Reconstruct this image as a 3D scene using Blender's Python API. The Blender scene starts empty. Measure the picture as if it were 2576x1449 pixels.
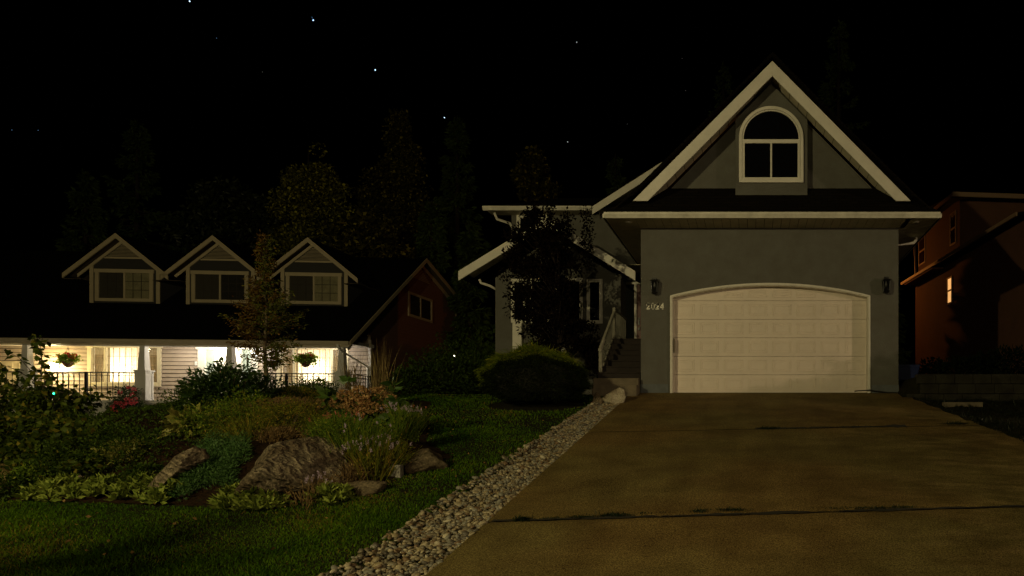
import bpy, bmesh, math, random
import numpy as np
from mathutils import Vector, noise

# ------------------------------------------------------------------ scene, camera, light
S = bpy.context.scene
COL = S.collection
F, CX, CY = 1825.0, 1889.0, 1060.0        # focal length and principal point of the photograph (2576 px wide)
cam_d = bpy.data.cameras.new("camera")
cam = bpy.data.objects.new("camera", cam_d)
COL.objects.link(cam)
cam.location = (0, 0, 0)
cam.rotation_euler = (math.radians(90), 0, 0)
cam_d.sensor_width = 36.0
cam_d.lens = 36.0 * F / 2576
cam_d.shift_x = (1288 - CX) / 2576
cam_d.shift_y = (CY - 724.5) / 2576
cam_d.clip_start = 0.1
cam_d.clip_end = 2000
S.camera = cam
S.view_settings.view_transform = 'Standard'
S.view_settings.look = 'None'
S.view_settings.exposure = 0.0
S.view_settings.gamma = 1.0
S.cycles.max_bounces = 6
S.cycles.diffuse_bounces = 3
S.cycles.transparent_max_bounces = 12
S.cycles.sample_clamp_indirect = 3.0
S.cycles.use_denoising = True

W = bpy.data.worlds.new("World")
S.world = W
W.use_nodes = True
wn = W.node_tree.nodes
sky = wn.new("ShaderNodeTexSky")
sky.sky_type = 'NISHITA'
sky.sun_disc = False
sky.sun_elevation = math.radians(-6)
sky.sun_rotation = math.radians(200)
bg = wn["Background"]
bg.inputs[1].default_value = 0.0012
W.node_tree.links.new(sky.outputs[0], bg.inputs[0])

moon_d = bpy.data.lights.new("moon", 'SUN')
moon_d.energy = 0.0006
moon_d.angle = math.radians(0.5)
moon_d.color = (1.0, 0.95, 0.85)
moon = bpy.data.objects.new("moon", moon_d)
COL.objects.link(moon)
moon.rotation_euler = (math.radians(50), 0, math.radians(-20))

LAMP_A = (-11.0, -3.8, 5.8)      # street lamp left of the camera
LAMP_B = (21.0, 5.0, 4.4)        # lamp in the street on the right
LAMP_C = (4.5, 36.8, 7.3)       # sodium lamp in the lane behind the houses
LAMP_FILL = (3.0, -24.0, 6.5)       # unseen fill lamp added behind the camera to soften the shadows
POW_A, POW_B, POW_C, POW_FILL = 4700.0, 4700.0, 270.0, 3600.0

rng = np.random.default_rng(7)
R = random.Random(11)

# ------------------------------------------------------------------ helpers
def PX(px, y): return (px - CX) * y / F
def PZ(py, y): return (CY - py) * y / F
def P(px, py, y): return (PX(px, y), y, PZ(py, y))

def link(o, parent=None):
    COL.objects.link(o)
    if parent is not None:
        o.parent = parent
    return o

def tag(o, label=None, cat=None, group=None, kind=None):
    if label: o["label"] = label
    if cat: o["category"] = cat
    if group: o["group"] = group
    if kind: o["kind"] = kind
    return o

def empty(name, loc, label=None, cat=None, group=None, rz=0.0):
    o = bpy.data.objects.new(name, None)
    o.empty_display_size = 0.2
    o.location = loc
    o.rotation_euler = (0, 0, rz)
    link(o)
    tag(o, label, cat, group)
    return o

class MB:
    """collects shapes; build() links them as one mesh object. fn maps every vertex (for houses that stand askew)."""
    def __init__(self, fn=None):
        self.v, self.f, self.fn = [], [], fn
    def add(self, vs, fs):
        n = len(self.v)
        self.v += [tuple(p) for p in vs]
        self.f += [tuple(i + n for i in q) for q in fs]
    def box(self, x0, x1, y0, y1, z0, z1):
        if x1 < x0: x0, x1 = x1, x0
        if y1 < y0: y0, y1 = y1, y0
        if z1 < z0: z0, z1 = z1, z0
        self.add([(x0, y0, z0), (x1, y0, z0), (x1, y1, z0), (x0, y1, z0), (x0, y0, z1), (x1, y0, z1), (x1, y1, z1), (x0, y1, z1)],
                 [(0, 3, 2, 1), (4, 5, 6, 7), (0, 1, 5, 4), (1, 2, 6, 5), (2, 3, 7, 6), (3, 0, 4, 7)])
    def frustum(self, x0, x1, y0, y1, z0, X0, X1, Y0, Y1, z1):
        self.add([(x0, y0, z0), (x1, y0, z0), (x1, y1, z0), (x0, y1, z0), (X0, Y0, z1), (X1, Y0, z1), (X1, Y1, z1), (X0, Y1, z1)],
                 [(0, 3, 2, 1), (4, 5, 6, 7), (0, 1, 5, 4), (1, 2, 6, 5), (2, 3, 7, 6), (3, 0, 4, 7)])
    def prism_y(self, poly, y0, y1):          # poly of (x,z), extruded along y
        n = len(poly)
        self.add([(x, y0, z) for x, z in poly] + [(x, y1, z) for x, z in poly],
                 [tuple(range(n)), tuple(range(2 * n - 1, n - 1, -1))] + [(i, i + n, (i + 1) % n + n, (i + 1) % n) for i in range(n)])
    def prism_x(self, poly, x0, x1):          # poly of (y,z), extruded along x
        n = len(poly)
        self.add([(x0, y, z) for y, z in poly] + [(x1, y, z) for y, z in poly],
                 [tuple(range(n)), tuple(range(2 * n - 1, n - 1, -1))] + [(i, i + n, (i + 1) % n + n, (i + 1) % n) for i in range(n)])
    def strip_y(self, outer, inner, y0, y1, closed=False):   # band between two (x,z) lines of equal length
        n = len(outer)
        m = n if closed else n - 1
        for i in range(m):
            j = (i + 1) % n
            self.prism_y([outer[i], outer[j], inner[j], inner[i]], y0, y1)
    def tri_slab(self, pts, t):               # polygon in space given thickness t downward
        n = len(pts)
        self.add([p for p in pts] + [(x, y, z - t) for x, y, z in pts],
                 [tuple(range(n)), tuple(range(2 * n - 1, n - 1, -1))] + [(i, i + n, (i + 1) % n + n, (i + 1) % n) for i in range(n)])
    def tube(self, pts, r, n=8, r1=None, cap=True):
        pts = [Vector(p) for p in pts]
        m = len(pts)
        base = len(self.v)
        up = None
        for i, p in enumerate(pts):
            d = (pts[min(i + 1, m - 1)] - pts[max(i - 1, 0)])
            if d.length < 1e-9: d = Vector((0, 0, 1))
            d.normalize()
            if up is None:
                up = d.orthogonal().normalized()
            up = (up - d * up.dot(d))
            if up.length < 1e-6: up = d.orthogonal()
            up.normalize()
            w = d.cross(up)
            rr = r if r1 is None else r + (r1 - r) * i / max(1, m - 1)
            for k in range(n):
                a = 2 * math.pi * k / n
                self.v.append(tuple(p + up * (math.cos(a) * rr) + w * (math.sin(a) * rr)))
        for i in range(m - 1):
            for k in range(n):
                a, b = base + i * n + k, base + i * n + (k + 1) % n
                self.f.append((a, b, b + n, a + n))
        if cap:
            self.f.append(tuple(base + k for k in range(n))[::-1])
            self.f.append(tuple(base + (m - 1) * n + k for k in range(n)))
    def lathe(self, prof, c=(0, 0, 0), n=16):
        base = len(self.v)
        for r, z in prof:
            for k in range(n):
                a = 2 * math.pi * k / n
                self.v.append((c[0] + r * math.cos(a), c[1] + r * math.sin(a), c[2] + z))
        for i in range(len(prof) - 1):
            for k in range(n):
                a, b = base + i * n + k, base + i * n + (k + 1) % n
                self.f.append((a, b, b + n, a + n))
        self.f.append(tuple(base + k for k in range(n))[::-1])
        self.f.append(tuple(base + (len(prof) - 1) * n + k for k in range(n)))
    def build(self, name, mat, parent=None, bevel=0.0, smooth=False):
        if self.fn is not None:
            self.v = [self.fn(*p) for p in self.v]
        if parent is not None:
            l = parent_origin(parent)
            self.v = [(p[0] - l[0], p[1] - l[1], p[2] - l[2]) for p in self.v]
        me = bpy.data.meshes.new(name)
        me.from_pydata(self.v, [], self.f)
        bm = bmesh.new(); bm.from_mesh(me)
        bmesh.ops.recalc_face_normals(bm, faces=bm.faces)
        bm.to_mesh(me); bm.free()
        me.materials.append(mat)
        if smooth:
            me.polygons.foreach_set("use_smooth", [True] * len(me.polygons))
        o = bpy.data.objects.new(name, me)
        link(o, parent)
        if bevel > 0:
            b = o.modifiers.new("bevel", 'BEVEL')
            b.width = bevel; b.segments = 2; b.limit_method = 'ANGLE'
        return o

def parent_origin(o):
    l = Vector((0, 0, 0))
    while o is not None:
        l += Vector(o.location)
        o = o.parent
    return l

# ------------------------------------------------------------------ materials
def nt(m):
    m.use_nodes = True
    return m.node_tree.nodes, m.node_tree.links

MATS = {}
def mat(name, col, rough=0.6, var=0.0, scale=4.0, bump=0.0, bscale=60.0, metal=0.0, spec=0.5, col2=None, detail=6.0):
    if name in MATS: return MATS[name]
    m = bpy.data.materials.new(name)
    N, L = nt(m)
    b = N["Principled BSDF"]
    b.inputs["Roughness"].default_value = rough
    b.inputs["Metallic"].default_value = metal
    b.inputs["Specular IOR Level"].default_value = spec
    tc = N.new("ShaderNodeTexCoord")
    if var > 0 or col2:
        nz = N.new("ShaderNodeTexNoise"); nz.inputs["Scale"].default_value = scale
        nz.inputs["Detail"].default_value = detail; nz.inputs["Roughness"].default_value = 0.65
        L.new(tc.outputs["Object"], nz.inputs["Vector"])
        r = N.new("ShaderNodeValToRGB")
        c2 = col2 or tuple(c * (1 - var) for c in col)
        r.color_ramp.elements[0].position = 0.35; r.color_ramp.elements[0].color = (*c2, 1)
        r.color_ramp.elements[1].position = 0.65; r.color_ramp.elements[1].color = (*col, 1)
        L.new(nz.outputs["Fac"], r.inputs["Fac"]); L.new(r.outputs["Color"], b.inputs["Base Color"])
    else:
        b.inputs["Base Color"].default_value = (*col, 1)
    if bump > 0:
        nb = N.new("ShaderNodeTexNoise"); nb.inputs["Scale"].default_value = bscale; nb.inputs["Detail"].default_value = 4
        L.new(tc.outputs["Object"], nb.inputs["Vector"])
        bp = N.new("ShaderNodeBump"); bp.inputs["Strength"].default_value = bump; bp.inputs["Distance"].default_value = 0.01
        L.new(nb.outputs["Fac"], bp.inputs["Height"]); L.new(bp.outputs["Normal"], b.inputs["Normal"])
    MATS[name] = m
    return m

def emit(name, col, strength):
    m = bpy.data.materials.new(name)
    N, L = nt(m)
    b = N["Principled BSDF"]
    b.inputs["Base Color"].default_value = (0.8, 0.8, 0.8, 1)
    b.inputs["Emission Color"].default_value = (*col, 1)
    b.inputs["Emission Strength"].default_value = strength
    return m

def leafmat(name, c1, c2, trans=0.25, rough=0.5, c3=None, spec=0.35):
    m = bpy.data.materials.new(name)
    N, L = nt(m)
    b = N["Principled BSDF"]
    b.inputs["Roughness"].default_value = rough
    b.inputs["Specular IOR Level"].default_value = spec
    at = N.new("ShaderNodeAttribute"); at.attribute_name = "tint"
    r = N.new("ShaderNodeValToRGB")
    r.color_ramp.elements[0].color = (*c1, 1); r.color_ramp.elements[1].color = (*c2, 1)
    if c3:
        e = r.color_ramp.elements.new(0.82); e.color = (*c2, 1)
        r.color_ramp.elements[2].color = (*c3, 1); r.color_ramp.elements[2].position = 0.97
    L.new(at.outputs["Fac"], r.inputs["Fac"]); L.new(r.outputs["Color"], b.inputs["Base Color"])
    out = N["Material Output"]
    if trans > 0:
        t = N.new("ShaderNodeBsdfTranslucent"); L.new(r.outputs["Color"], t.inputs["Color"])
        mx = N.new("ShaderNodeMixShader"); mx.inputs[0].default_value = trans
        L.new(b.outputs[0], mx.inputs[1]); L.new(t.outputs[0], mx.inputs[2]); L.new(mx.outputs[0], out.inputs["Surface"])
    return m

def roofmat(name, col, rot90=False):
    m = bpy.data.materials.new(name)
    N, L = nt(m)
    b = N["Principled BSDF"]; b.inputs["Roughness"].default_value = 0.95; b.inputs["Specular IOR Level"].default_value = 0.1
    tc = N.new("ShaderNodeTexCoord"); mp = N.new("ShaderNodeMapping")
    L.new(tc.outputs["Object"], mp.inputs["Vector"])
    br = N.new("ShaderNodeTexBrick")
    sx = N.new("ShaderNodeSeparateXYZ"); cb = N.new("ShaderNodeCombineXYZ")
    L.new(mp.outputs[0], sx.inputs[0])
    L.new(sx.outputs["Y" if rot90 else "X"], cb.inputs["X"]); L.new(sx.outputs["Z"], cb.inputs["Y"])
    L.new(cb.outputs[0], br.inputs["Vector"])
    br.inputs["Scale"].default_value = 1.0
    br.inputs["Brick Width"].default_value = 0.3; br.inputs["Row Height"].default_value = 0.1
    br.inputs["Mortar Size"].default_value = 0.008
    br.inputs["Color1"].default_value = (*col, 1); br.inputs["Color2"].default_value = (*[c * 0.6 for c in col], 1)
    br.inputs["Mortar"].default_value = (*[c * 0.15 for c in col], 1)
    L.new(br.outputs["Color"], b.inputs["Base Color"])
    bp = N.new("ShaderNodeBump"); bp.inputs["Strength"].default_value = 0.8; bp.inputs["Distance"].default_value = 0.02
    inv = N.new("ShaderNodeMath"); inv.operation = 'SUBTRACT'; inv.inputs[0].default_value = 1.0
    L.new(br.outputs["Fac"], inv.inputs[1]); L.new(inv.outputs[0], bp.inputs["Height"]); L.new(bp.outputs["Normal"], b.inputs["Normal"])
    return m

def rockmat(name, c1, c2, strata=False):
    m = bpy.data.materials.new(name)
    N, L = nt(m)
    b = N["Principled BSDF"]; b.inputs["Roughness"].default_value = 0.85; b.inputs["Specular IOR Level"].default_value = 0.3
    tc = N.new("ShaderNodeTexCoord")
    n1 = N.new("ShaderNodeTexNoise"); n1.inputs["Scale"].default_value = 38; n1.inputs["Detail"].default_value = 10; n1.inputs["Roughness"].default_value = 0.75
    L.new(tc.outputs["Object"], n1.inputs["Vector"])
    r = N.new("ShaderNodeValToRGB"); r.color_ramp.elements[0].position = 0.36; r.color_ramp.elements[1].position = 0.66
    r.color_ramp.elements[0].color = (*c1, 1); r.color_ramp.elements[1].color = (*c2, 1)
    L.new(n1.outputs["Fac"], r.inputs["Fac"])
    last = r.outputs["Color"]
    n2 = N.new("ShaderNodeTexNoise"); n2.inputs["Scale"].default_value = 3.2; n2.inputs["Detail"].default_value = 5
    L.new(tc.outputs["Object"], n2.inputs["Vector"])
    mx = N.new("ShaderNodeMixRGB"); mx.blend_type = 'MULTIPLY'; mx.inputs[0].default_value = 0.75
    r2 = N.new("ShaderNodeValToRGB"); r2.color_ramp.elements[0].position = 0.38; r2.color_ramp.elements[1].position = 0.6
    r2.color_ramp.elements[0].color = (0.34, 0.27, 0.2, 1); r2.color_ramp.elements[1].color = (1, 1, 1, 1)
    L.new(n2.outputs["Fac"], r2.inputs["Fac"]); L.new(last, mx.inputs[1]); L.new(r2.outputs["Color"], mx.inputs[2])
    last = mx.outputs[0]
    h = n1.outputs["Fac"]
    if strata:
        mp = N.new("ShaderNodeMapping"); mp.inputs["Rotation"].default_value = (0.3, 0.85, 0.2)
        L.new(tc.outputs["Object"], mp.inputs["Vector"])
        wv = N.new("ShaderNodeTexWave"); wv.inputs["Scale"].default_value = 4.5; wv.inputs["Distortion"].default_value = 9
        wv.inputs["Detail"].default_value = 3; wv.inputs["Detail Scale"].default_value = 1.2
        L.new(mp.outputs[0], wv.inputs["Vector"])
        m2 = N.new("ShaderNodeMixRGB"); m2.blend_type = 'MULTIPLY'; m2.inputs[0].default_value = 0.42
        L.new(last, m2.inputs[1]); L.new(wv.outputs["Color"], m2.inputs[2]); last = m2.outputs[0]
        ad = N.new("ShaderNodeMath"); ad.operation = 'MULTIPLY_ADD'; ad.inputs[1].default_value = 3.0
        L.new(wv.outputs["Fac"], ad.inputs[0]); L.new(h, ad.inputs[2]); h = ad.outputs[0]
    L.new(last, b.inputs["Base Color"])
    bp = N.new("ShaderNodeBump"); bp.inputs["Strength"].default_value = 0.7; bp.inputs["Distance"].default_value = 0.02
    L.new(h, bp.inputs["Height"]); L.new(bp.outputs["Normal"], b.inputs["Normal"])
    return m

def glassmat(name, fac=0.12, rough=0.02, tint=(1, 1, 1)):
    m = bpy.data.materials.new(name)
    N, L = nt(m)
    N.remove(N["Principled BSDF"])
    t = N.new("ShaderNodeBsdfTransparent"); t.inputs[0].default_value = (*tint, 1)
    g = N.new("ShaderNodeBsdfGlossy"); g.inputs["Roughness"].default_value = rough; g.inputs["Color"].default_value = (0.8, 0.8, 0.8, 1)
    mx = N.new("ShaderNodeMixShader"); mx.inputs[0].default_value = fac
    L.new(t.outputs[0], mx.inputs[1]); L.new(g.outputs[0], mx.inputs[2]); L.new(mx.outputs[0], N["Material Output"].inputs["Surface"])
    return m

def clothmat(name, col, trans=0.6):
    m = bpy.data.materials.new(name)
    N, L = nt(m)
    b = N["Principled BSDF"]; b.inputs["Base Color"].default_value = (*col, 1); b.inputs["Roughness"].default_value = 0.9
    t = N.new("ShaderNodeBsdfTranslucent"); t.inputs[0].default_value = (*col, 1)
    mx = N.new("ShaderNodeMixShader"); mx.inputs[0].default_value = trans
    L.new(b.outputs[0], mx.inputs[1]); L.new(t.outputs[0], mx.inputs[2]); L.new(mx.outputs[0], N["Material Output"].inputs["Surface"])
    return m

M_white = mat("white_trim_paint", (0.74, 0.70, 0.60), 0.55, var=0.12, scale=3, bump=0.15, bscale=90)
M_gutter = mat("gutter_enamel", (0.78, 0.74, 0.62), 0.4, var=0.35, scale=2.2, detail=12)
M_stucco = mat("grey_green_stucco", (0.124, 0.122, 0.103), 0.9, var=0.16, scale=2.4, bump=1.0, bscale=45, col2=(0.104, 0.098, 0.080), detail=12)
M_soffit = mat("soffit_board", (0.60, 0.54, 0.38), 0.7, var=0.25, scale=3)
M_door_w = mat("garage_door_paint", (0.76, 0.66, 0.555), 0.5, var=0.10, scale=1.6, bump=0.25, bscale=160)
M_roof = roofmat("dark_brown_shingle", (0.0075, 0.0055, 0.0035))
M_roof_l = roofmat("black_shingle", (0.004, 0.004, 0.004))
M_glass_dark = mat("dark_window_glass", (0.004, 0.004, 0.005), 0.04, spec=0.5)
M_black = mat("black_metal", (0.012, 0.011, 0.010), 0.35, metal=0.3)
M_siding = mat("beige_lap_siding", (0.44, 0.36, 0.29), 0.6, var=0.08, scale=5, bump=0.12, bscale=70)
M_siding_red = mat("brown_gable_siding", (0.22, 0.105, 0.07), 0.8, var=0.1, scale=5)
M_siding_d = mat("dormer_dark_siding", (0.034, 0.032, 0.030), 0.8, var=0.1, scale=5)
M_trim_l = mat("cream_house_trim", (0.52, 0.43, 0.28), 0.55, var=0.1, scale=3)
M_porch_white = mat("porch_white_paint", (0.74, 0.72, 0.70), 0.5, var=0.05, scale=4)
M_under = mat("dormer_soffit", (0.10, 0.075, 0.05), 0.8, var=0.2, scale=5)
M_glass = glassmat("window_glass", 0.10)
M_step = mat("concrete_step", (0.17, 0.135, 0.085), 0.9, var=0.3, scale=5, bump=0.4, bscale=50)
M_stepd = mat("brown_stair_boards", (0.020, 0.012, 0.007), 0.85, var=0.35, scale=6)
M_rust = mat("red_brown_door", (0.10, 0.018, 0.008), 0.5, var=0.2, scale=4)
M_bark = mat("grey_brown_bark", (0.13, 0.095, 0.055), 0.95, var=0.5, scale=14, bump=0.8, bscale=30)
M_bark_d = mat("dark_bark", (0.04, 0.026, 0.018), 0.95, var=0.5, scale=14, bump=0.8, bscale=30)
M_stem = mat("green_stem", (0.10, 0.11, 0.02), 0.8, var=0.3, scale=20)
M_rock = rockmat("granite", (0.060, 0.046, 0.026), (0.42, 0.33, 0.21), True)
M_rock2 = rockmat("mossy_stone", (0.05, 0.038, 0.02), (0.25, 0.19, 0.11))
M_rockp = rockmat("pale_speckled_stone", (0.22, 0.19, 0.13), (0.62, 0.55, 0.40))

# ------------------------------------------------------------------ terrain
def smin(a, b, k):
    h = np.clip(0.5 + 0.5 * (b - a) / k, 0, 1)
    return b * (1 - h) + a * h - k * h * (1 - h)
def smax(a, b, k): return -smin(-a, -b, k)
def sstep(x, a, b):
    t = np.clip((x - a) / (b - a), 0, 1)
    return t * t * (3 - 2 * t)
def bed_front(x):
    return np.interp(x, [-22, -16, -11, -9.1, -7.6, -6.6, -5.8, -5.1, -4.7, -4.4], [10.6, 10.0, 9.2, 8.85, 8.75, 8.62, 8.6, 9.2, 10.6, 12.0])
def bed_right(y):
    return np.interp(y, [8.4, 9.14, 10.2, 11.2, 11.8, 12.3, 14.2, 17], [-6.2, -5.15, -4.8, -4.6, -5.1, -5.5, -6.3, -7.5])
def in_bed(x, y):
    return (y > bed_front(x)) & (x < bed_right(y)) & (y < 16.5)
def Hd(y):                                     # driveway surface
    s = -2.615 + 0.1847 * np.asarray(y, float)
    return smax(np.minimum(s, 0.71), -1.6, 0.3)
def GR(y): return np.interp(y, [3, 6.57, 12, 16.06, 17.6], [-3.95, -3.80, -3.62, -3.50, -3.45])   # gravel outer edge
def H(x, y):
    x = np.asarray(x, float); y = np.asarray(y, float)
    s = -2.615 + 0.1847 * y
    cap = 0.68 - 0.68 * sstep(-x, 9.0, 11.8)
    h = smin(s, cap, 0.25)
    h = smax(h, -1.62, 0.3)
    A = np.interp(x, [-20, -12, -9, -7.5, -5], [0.30, 0.45, 0.62, 0.45, 0.32])
    m = A * sstep(y - bed_front(x), 0.0, 1.3) * (1 - sstep(y, 14.0, 17.0)) * sstep(bed_right(y) - x, 0.0, 1.1)
    h = smin(h + m, np.interp(x, [-12, -11, -9.2], [-0.16, -0.06, 1.5]), 0.3)
    # lawn roughness
    h = h + 0.018 * np.sin(x * 1.7 + y * 0.9) * np.sin(y * 1.3 - x * 0.6) * sstep(-x, 3.6, 4.6) * (1 - sstep(y, 17, 19))
    # gravel trench and the driveway bed
    tr = (x > GR(y)) & (x < 6.4) & (y < 18.1)
    dr = np.interp(y, [3, 6, 9, 12.2, 14.8, 16.56, 17.9], [7.0, 6.0, 5.2, 4.6, 4.15, 3.87, 3.75])
    h = np.where((x > GR(y)) & (x <= -2.9), Hd(y) - 0.05 * sstep(x - GR(y), 0, 0.12), h)
    h = np.where((x > -2.9) & (x < dr) & (y < 18.1), Hd(y) - 0.09, h)
    h = np.where((x >= dr) & (y <= 17.35), np.minimum(Hd(y), 0.5) - 0.02 + 0.03 * np.sin(x * 5 + y * 3), h)
    h = np.where((x > 3.9) & (y > 17.35), 1.05 + 0.02 * (x - 4), h)
    h = np.where((x > -9) & (x <= 3.9) & (y > 18.1), 0.66, h)
    h = np.where(y > 60, h + 0.0 * y, h)
    return h
def Hf(x, y): return float(H(np.array([x]), np.array([y]))[0])
def ground_at(px, py, y0=5.0, y1=70.0):        # the ground point seen at a pixel of the photograph
    ys = np.arange(y0, y1, 0.02)
    xs = PX(px, ys); zs = PZ(py, ys)
    hit = np.nonzero(zs <= H(xs, ys))[0]
    if len(hit) == 0: 
        y = y1; return (PX(px, y), y, Hf(PX(px, y), y))
    y = float(ys[hit[0]]); x = PX(px, y)
    return (x, y, Hf(x, y))

def np_mesh(name, V, faces_per, loops, mt, parent=None, tint=None, smooth=False):
    me = bpy.data.meshes.new(name)
    V = np.asarray(V, np.float32); loops = np.asarray(loops, np.int32)
    if parent is not None:
        l = parent_origin(parent); V = V - np.array(l, np.float32)
    nf = loops.shape[0]; k = loops.shape[1]
    me.vertices.add(len(V)); me.vertices.foreach_set("co", V.ravel())
    me.loops.add(nf * k); me.loops.foreach_set("vertex_index", loops.ravel())
    me.polygons.add(nf)
    me.polygons.foreach_set("loop_start", np.arange(0, nf * k, k, dtype=np.int32))
    if smooth: me.polygons.foreach_set("use_smooth", np.ones(nf, bool))
    me.update(calc_edges=True)
    if tint is not None:
        a = me.attributes.new("tint", 'FLOAT', 'POINT')
        a.data.foreach_set("value", np.asarray(tint, np.float32))
    me.materials.append(mt)
    o = bpy.data.objects.new(name, me)
    return link(o, parent)

def grid_mesh(name, xs, ys, fn, mt, mask=None):
    X, Y = np.meshgrid(xs, ys)
    Z = fn(X, Y)
    V = np.stack([X.ravel(), Y.ravel(), Z.ravel()], 1)
    nx, ny = len(xs), len(ys)
    i, j = np.meshgrid(np.arange(nx - 1), np.arange(ny - 1))
    a = (j * nx + i).ravel()
    q = np.stack([a, a + 1, a + 1 + nx, a + nx], 1)
    if mask is not None:
        cx = V[q].mean(1)
        q = q[mask(cx[:, 0], cx[:, 1])]
    return np_mesh(name, V, 4, q, mt, smooth=True)

# ground material: dark soil below the grass, mulch in the bed
m = mat("dark_soil", (0.022, 0.020, 0.008), 1.0, var=0.5, scale=9, bump=0.9, bscale=40, spec=0.1)
gx = np.concatenate([-np.geomspace(400, 22, 16), np.arange(-21, -2.5, 0.14), np.arange(-2.4, 9, 0.35), np.geomspace(9.5, 300, 14)])
gy = np.concatenate([-np.geomspace(80, 4, 8), np.arange(-3, 5, 0.5), np.arange(5, 18.9, 0.12), np.arange(19, 60, 1.5), np.geomspace(62, 700, 10)])
g = grid_mesh("ground", gx, gy, H, m)
tag(g, kind="structure")

def mulch_fn(x, y): return H(x, y) + 0.012 + 0.02 * np.sin(x * 23 + y * 7) * np.sin(y * 19)
Mm = mat("bark_mulch", (0.030, 0.015, 0.007), 1.0, var=0.7, scale=30, bump=1.0, bscale=55, spec=0.1)
mb_ = grid_mesh("planting_bed_soil", np.arange(-20, -4.3, 0.07), np.arange(8.4, 17, 0.07), mulch_fn, Mm, mask=lambda x, y: in_bed(x, y))
tag(mb_, kind="structure")

# driveway: three slabs with open joints between them
def drivemat():
    m = bpy.data.materials.new("exposed_aggregate_concrete")
    N, L = nt(m); b = N["Principled BSDF"]; b.inputs["Roughness"].default_value = 0.9; b.inputs["Specular IOR Level"].default_value = 0.15
    tc = N.new("ShaderNodeTexCoord")
    n1 = N.new("ShaderNodeTexNoise"); n1.inputs["Scale"].default_value = 75; n1.inputs["Detail"].default_value = 6
    n2 = N.new("ShaderNodeTexNoise"); n2.inputs["Scale"].default_value = 1.5; n2.inputs["Detail"].default_value = 9
    n3 = N.new("ShaderNodeTexNoise"); n3.inputs["Scale"].default_value = 0.33; n3.inputs["Detail"].default_value = 4
    v = N.new("ShaderNodeTexVoronoi"); v.inputs["Scale"].default_value = 22; v.inputs["Randomness"].default_value = 1.0
    mp3 = N.new("ShaderNodeMapping"); mp3.inputs["Location"].default_value = (7.3, 2.1, 0)
    L.new(tc.outputs["Object"], mp3.inputs["Vector"]); L.new(mp3.outputs[0], n3.inputs["Vector"])
    for n in (n1, n2, v): L.new(tc.outputs["Object"], n.inputs["Vector"])
    r1 = N.new("ShaderNodeValToRGB"); r1.color_ramp.elements[0].position = 0.36; r1.color_ramp.elements[1].position = 0.64
    r1.color_ramp.elements[0].color = (0.072, 0.046, 0.011, 1); r1.color_ramp.elements[1].color = (0.295, 0.220, 0.078, 1)
    L.new(n1.outputs["Fac"], r1.inputs["Fac"])
    r2 = N.new("ShaderNodeValToRGB"); r2.color_ramp.elements[0].position = 0.36; r2.color_ramp.elements[1].position = 0.62
    r2.color_ramp.elements[0].color = (0.62, 0.58, 0.55, 1); r2.color_ramp.elements[1].color = (1, 1, 1, 1)
    L.new(n2.outputs["Fac"], r2.inputs["Fac"])
    r4 = N.new("ShaderNodeValToRGB"); r4.color_ramp.elements[0].position = 0.42; r4.color_ramp.elements[1].position = 0.58
    r4.color_ramp.elements[0].color = (1.06, 0.97, 0.92, 1); r4.color_ramp.elements[1].color = (0.96, 1.0, 0.96, 1)
    L.new(n3.outputs["Fac"], r4.inputs["Fac"])
    mA = N.new("ShaderNodeMixRGB"); mA.blend_type = 'MULTIPLY'; mA.inputs[0].default_value = 0.75
    L.new(r1.outputs[0], mA.inputs[1]); L.new(r2.outputs[0], mA.inputs[2])
    mB = N.new("ShaderNodeMixRGB"); mB.blend_type = 'MULTIPLY'; mB.inputs[0].default_value = 1
    L.new(mA.outputs[0], mB.inputs[1]); L.new(r4.outputs[0], mB.inputs[2])
    # scattered dark stones in the aggregate
    r3 = N.new("ShaderNodeValToRGB"); r3.color_ramp.elements[0].position = 0.10; r3.color_ramp.elements[1].position = 0.16
    r3.color_ramp.elements[0].color = (0.12, 0.10, 0.09, 1); r3.color_ramp.elements[1].color = (1, 1, 1, 1)
    L.new(v.outputs["Distance"], r3.inputs["Fac"])
    mC = N.new("ShaderNodeMixRGB"); mC.blend_type = 'MULTIPLY'; mC.inputs[0].default_value = 0.7
    L.new(mB.outputs[0], mC.inputs[1]); L.new(r3.outputs[0], mC.inputs[2])
    # faint wheel tracks and drips running down the slope
    mp5 = N.new("ShaderNodeMapping"); mp5.inputs["Scale"].default_value = (1.9, 0.13, 1.0); n5 = N.new("ShaderNodeTexNoise"); n5.inputs["Scale"].default_value = 1.0; n5.inputs["Detail"].default_value = 7
    L.new(tc.outputs["Object"], mp5.inputs["Vector"]); L.new(mp5.outputs[0], n5.inputs["Vector"])
    r5 = N.new("ShaderNodeValToRGB"); r5.color_ramp.elements[0].position = 0.38; r5.color_ramp.elements[1].position = 0.56
    r5.color_ramp.elements[0].color = (0.70, 0.66, 0.62, 1); r5.color_ramp.elements[1].color = (1, 1, 1, 1)
    L.new(n5.outputs["Fac"], r5.inputs["Fac"])
    mD = N.new("ShaderNodeMixRGB"); mD.blend_type = 'MULTIPLY'; mD.inputs[0].default_value = 0.5
    L.new(mC.outputs[0], mD.inputs[1]); L.new(r5.outputs[0], mD.inputs[2]); mC = mD
    L.new(mC.outputs[0], b.inputs["Base Color"])
    bp = N.new("ShaderNodeBump"); bp.inputs["Strength"].default_value = 0.6; bp.inputs["Distance"].default_value = 0.006
    L.new(n1.outputs["Fac"], bp.inputs["Height"]); L.new(bp.outputs["Normal"], b.inputs["Normal"])
    return m
DR_X = lambda y: np.interp(y, [3, 6, 9, 12.2, 14.8, 16.56, 17.9], [7.0, 6.0, 5.2, 4.6, 4.15, 3.87, 3.75])
J = [2.6, 8.38, 13.42, 18.24]
V, Q = [], []
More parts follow.
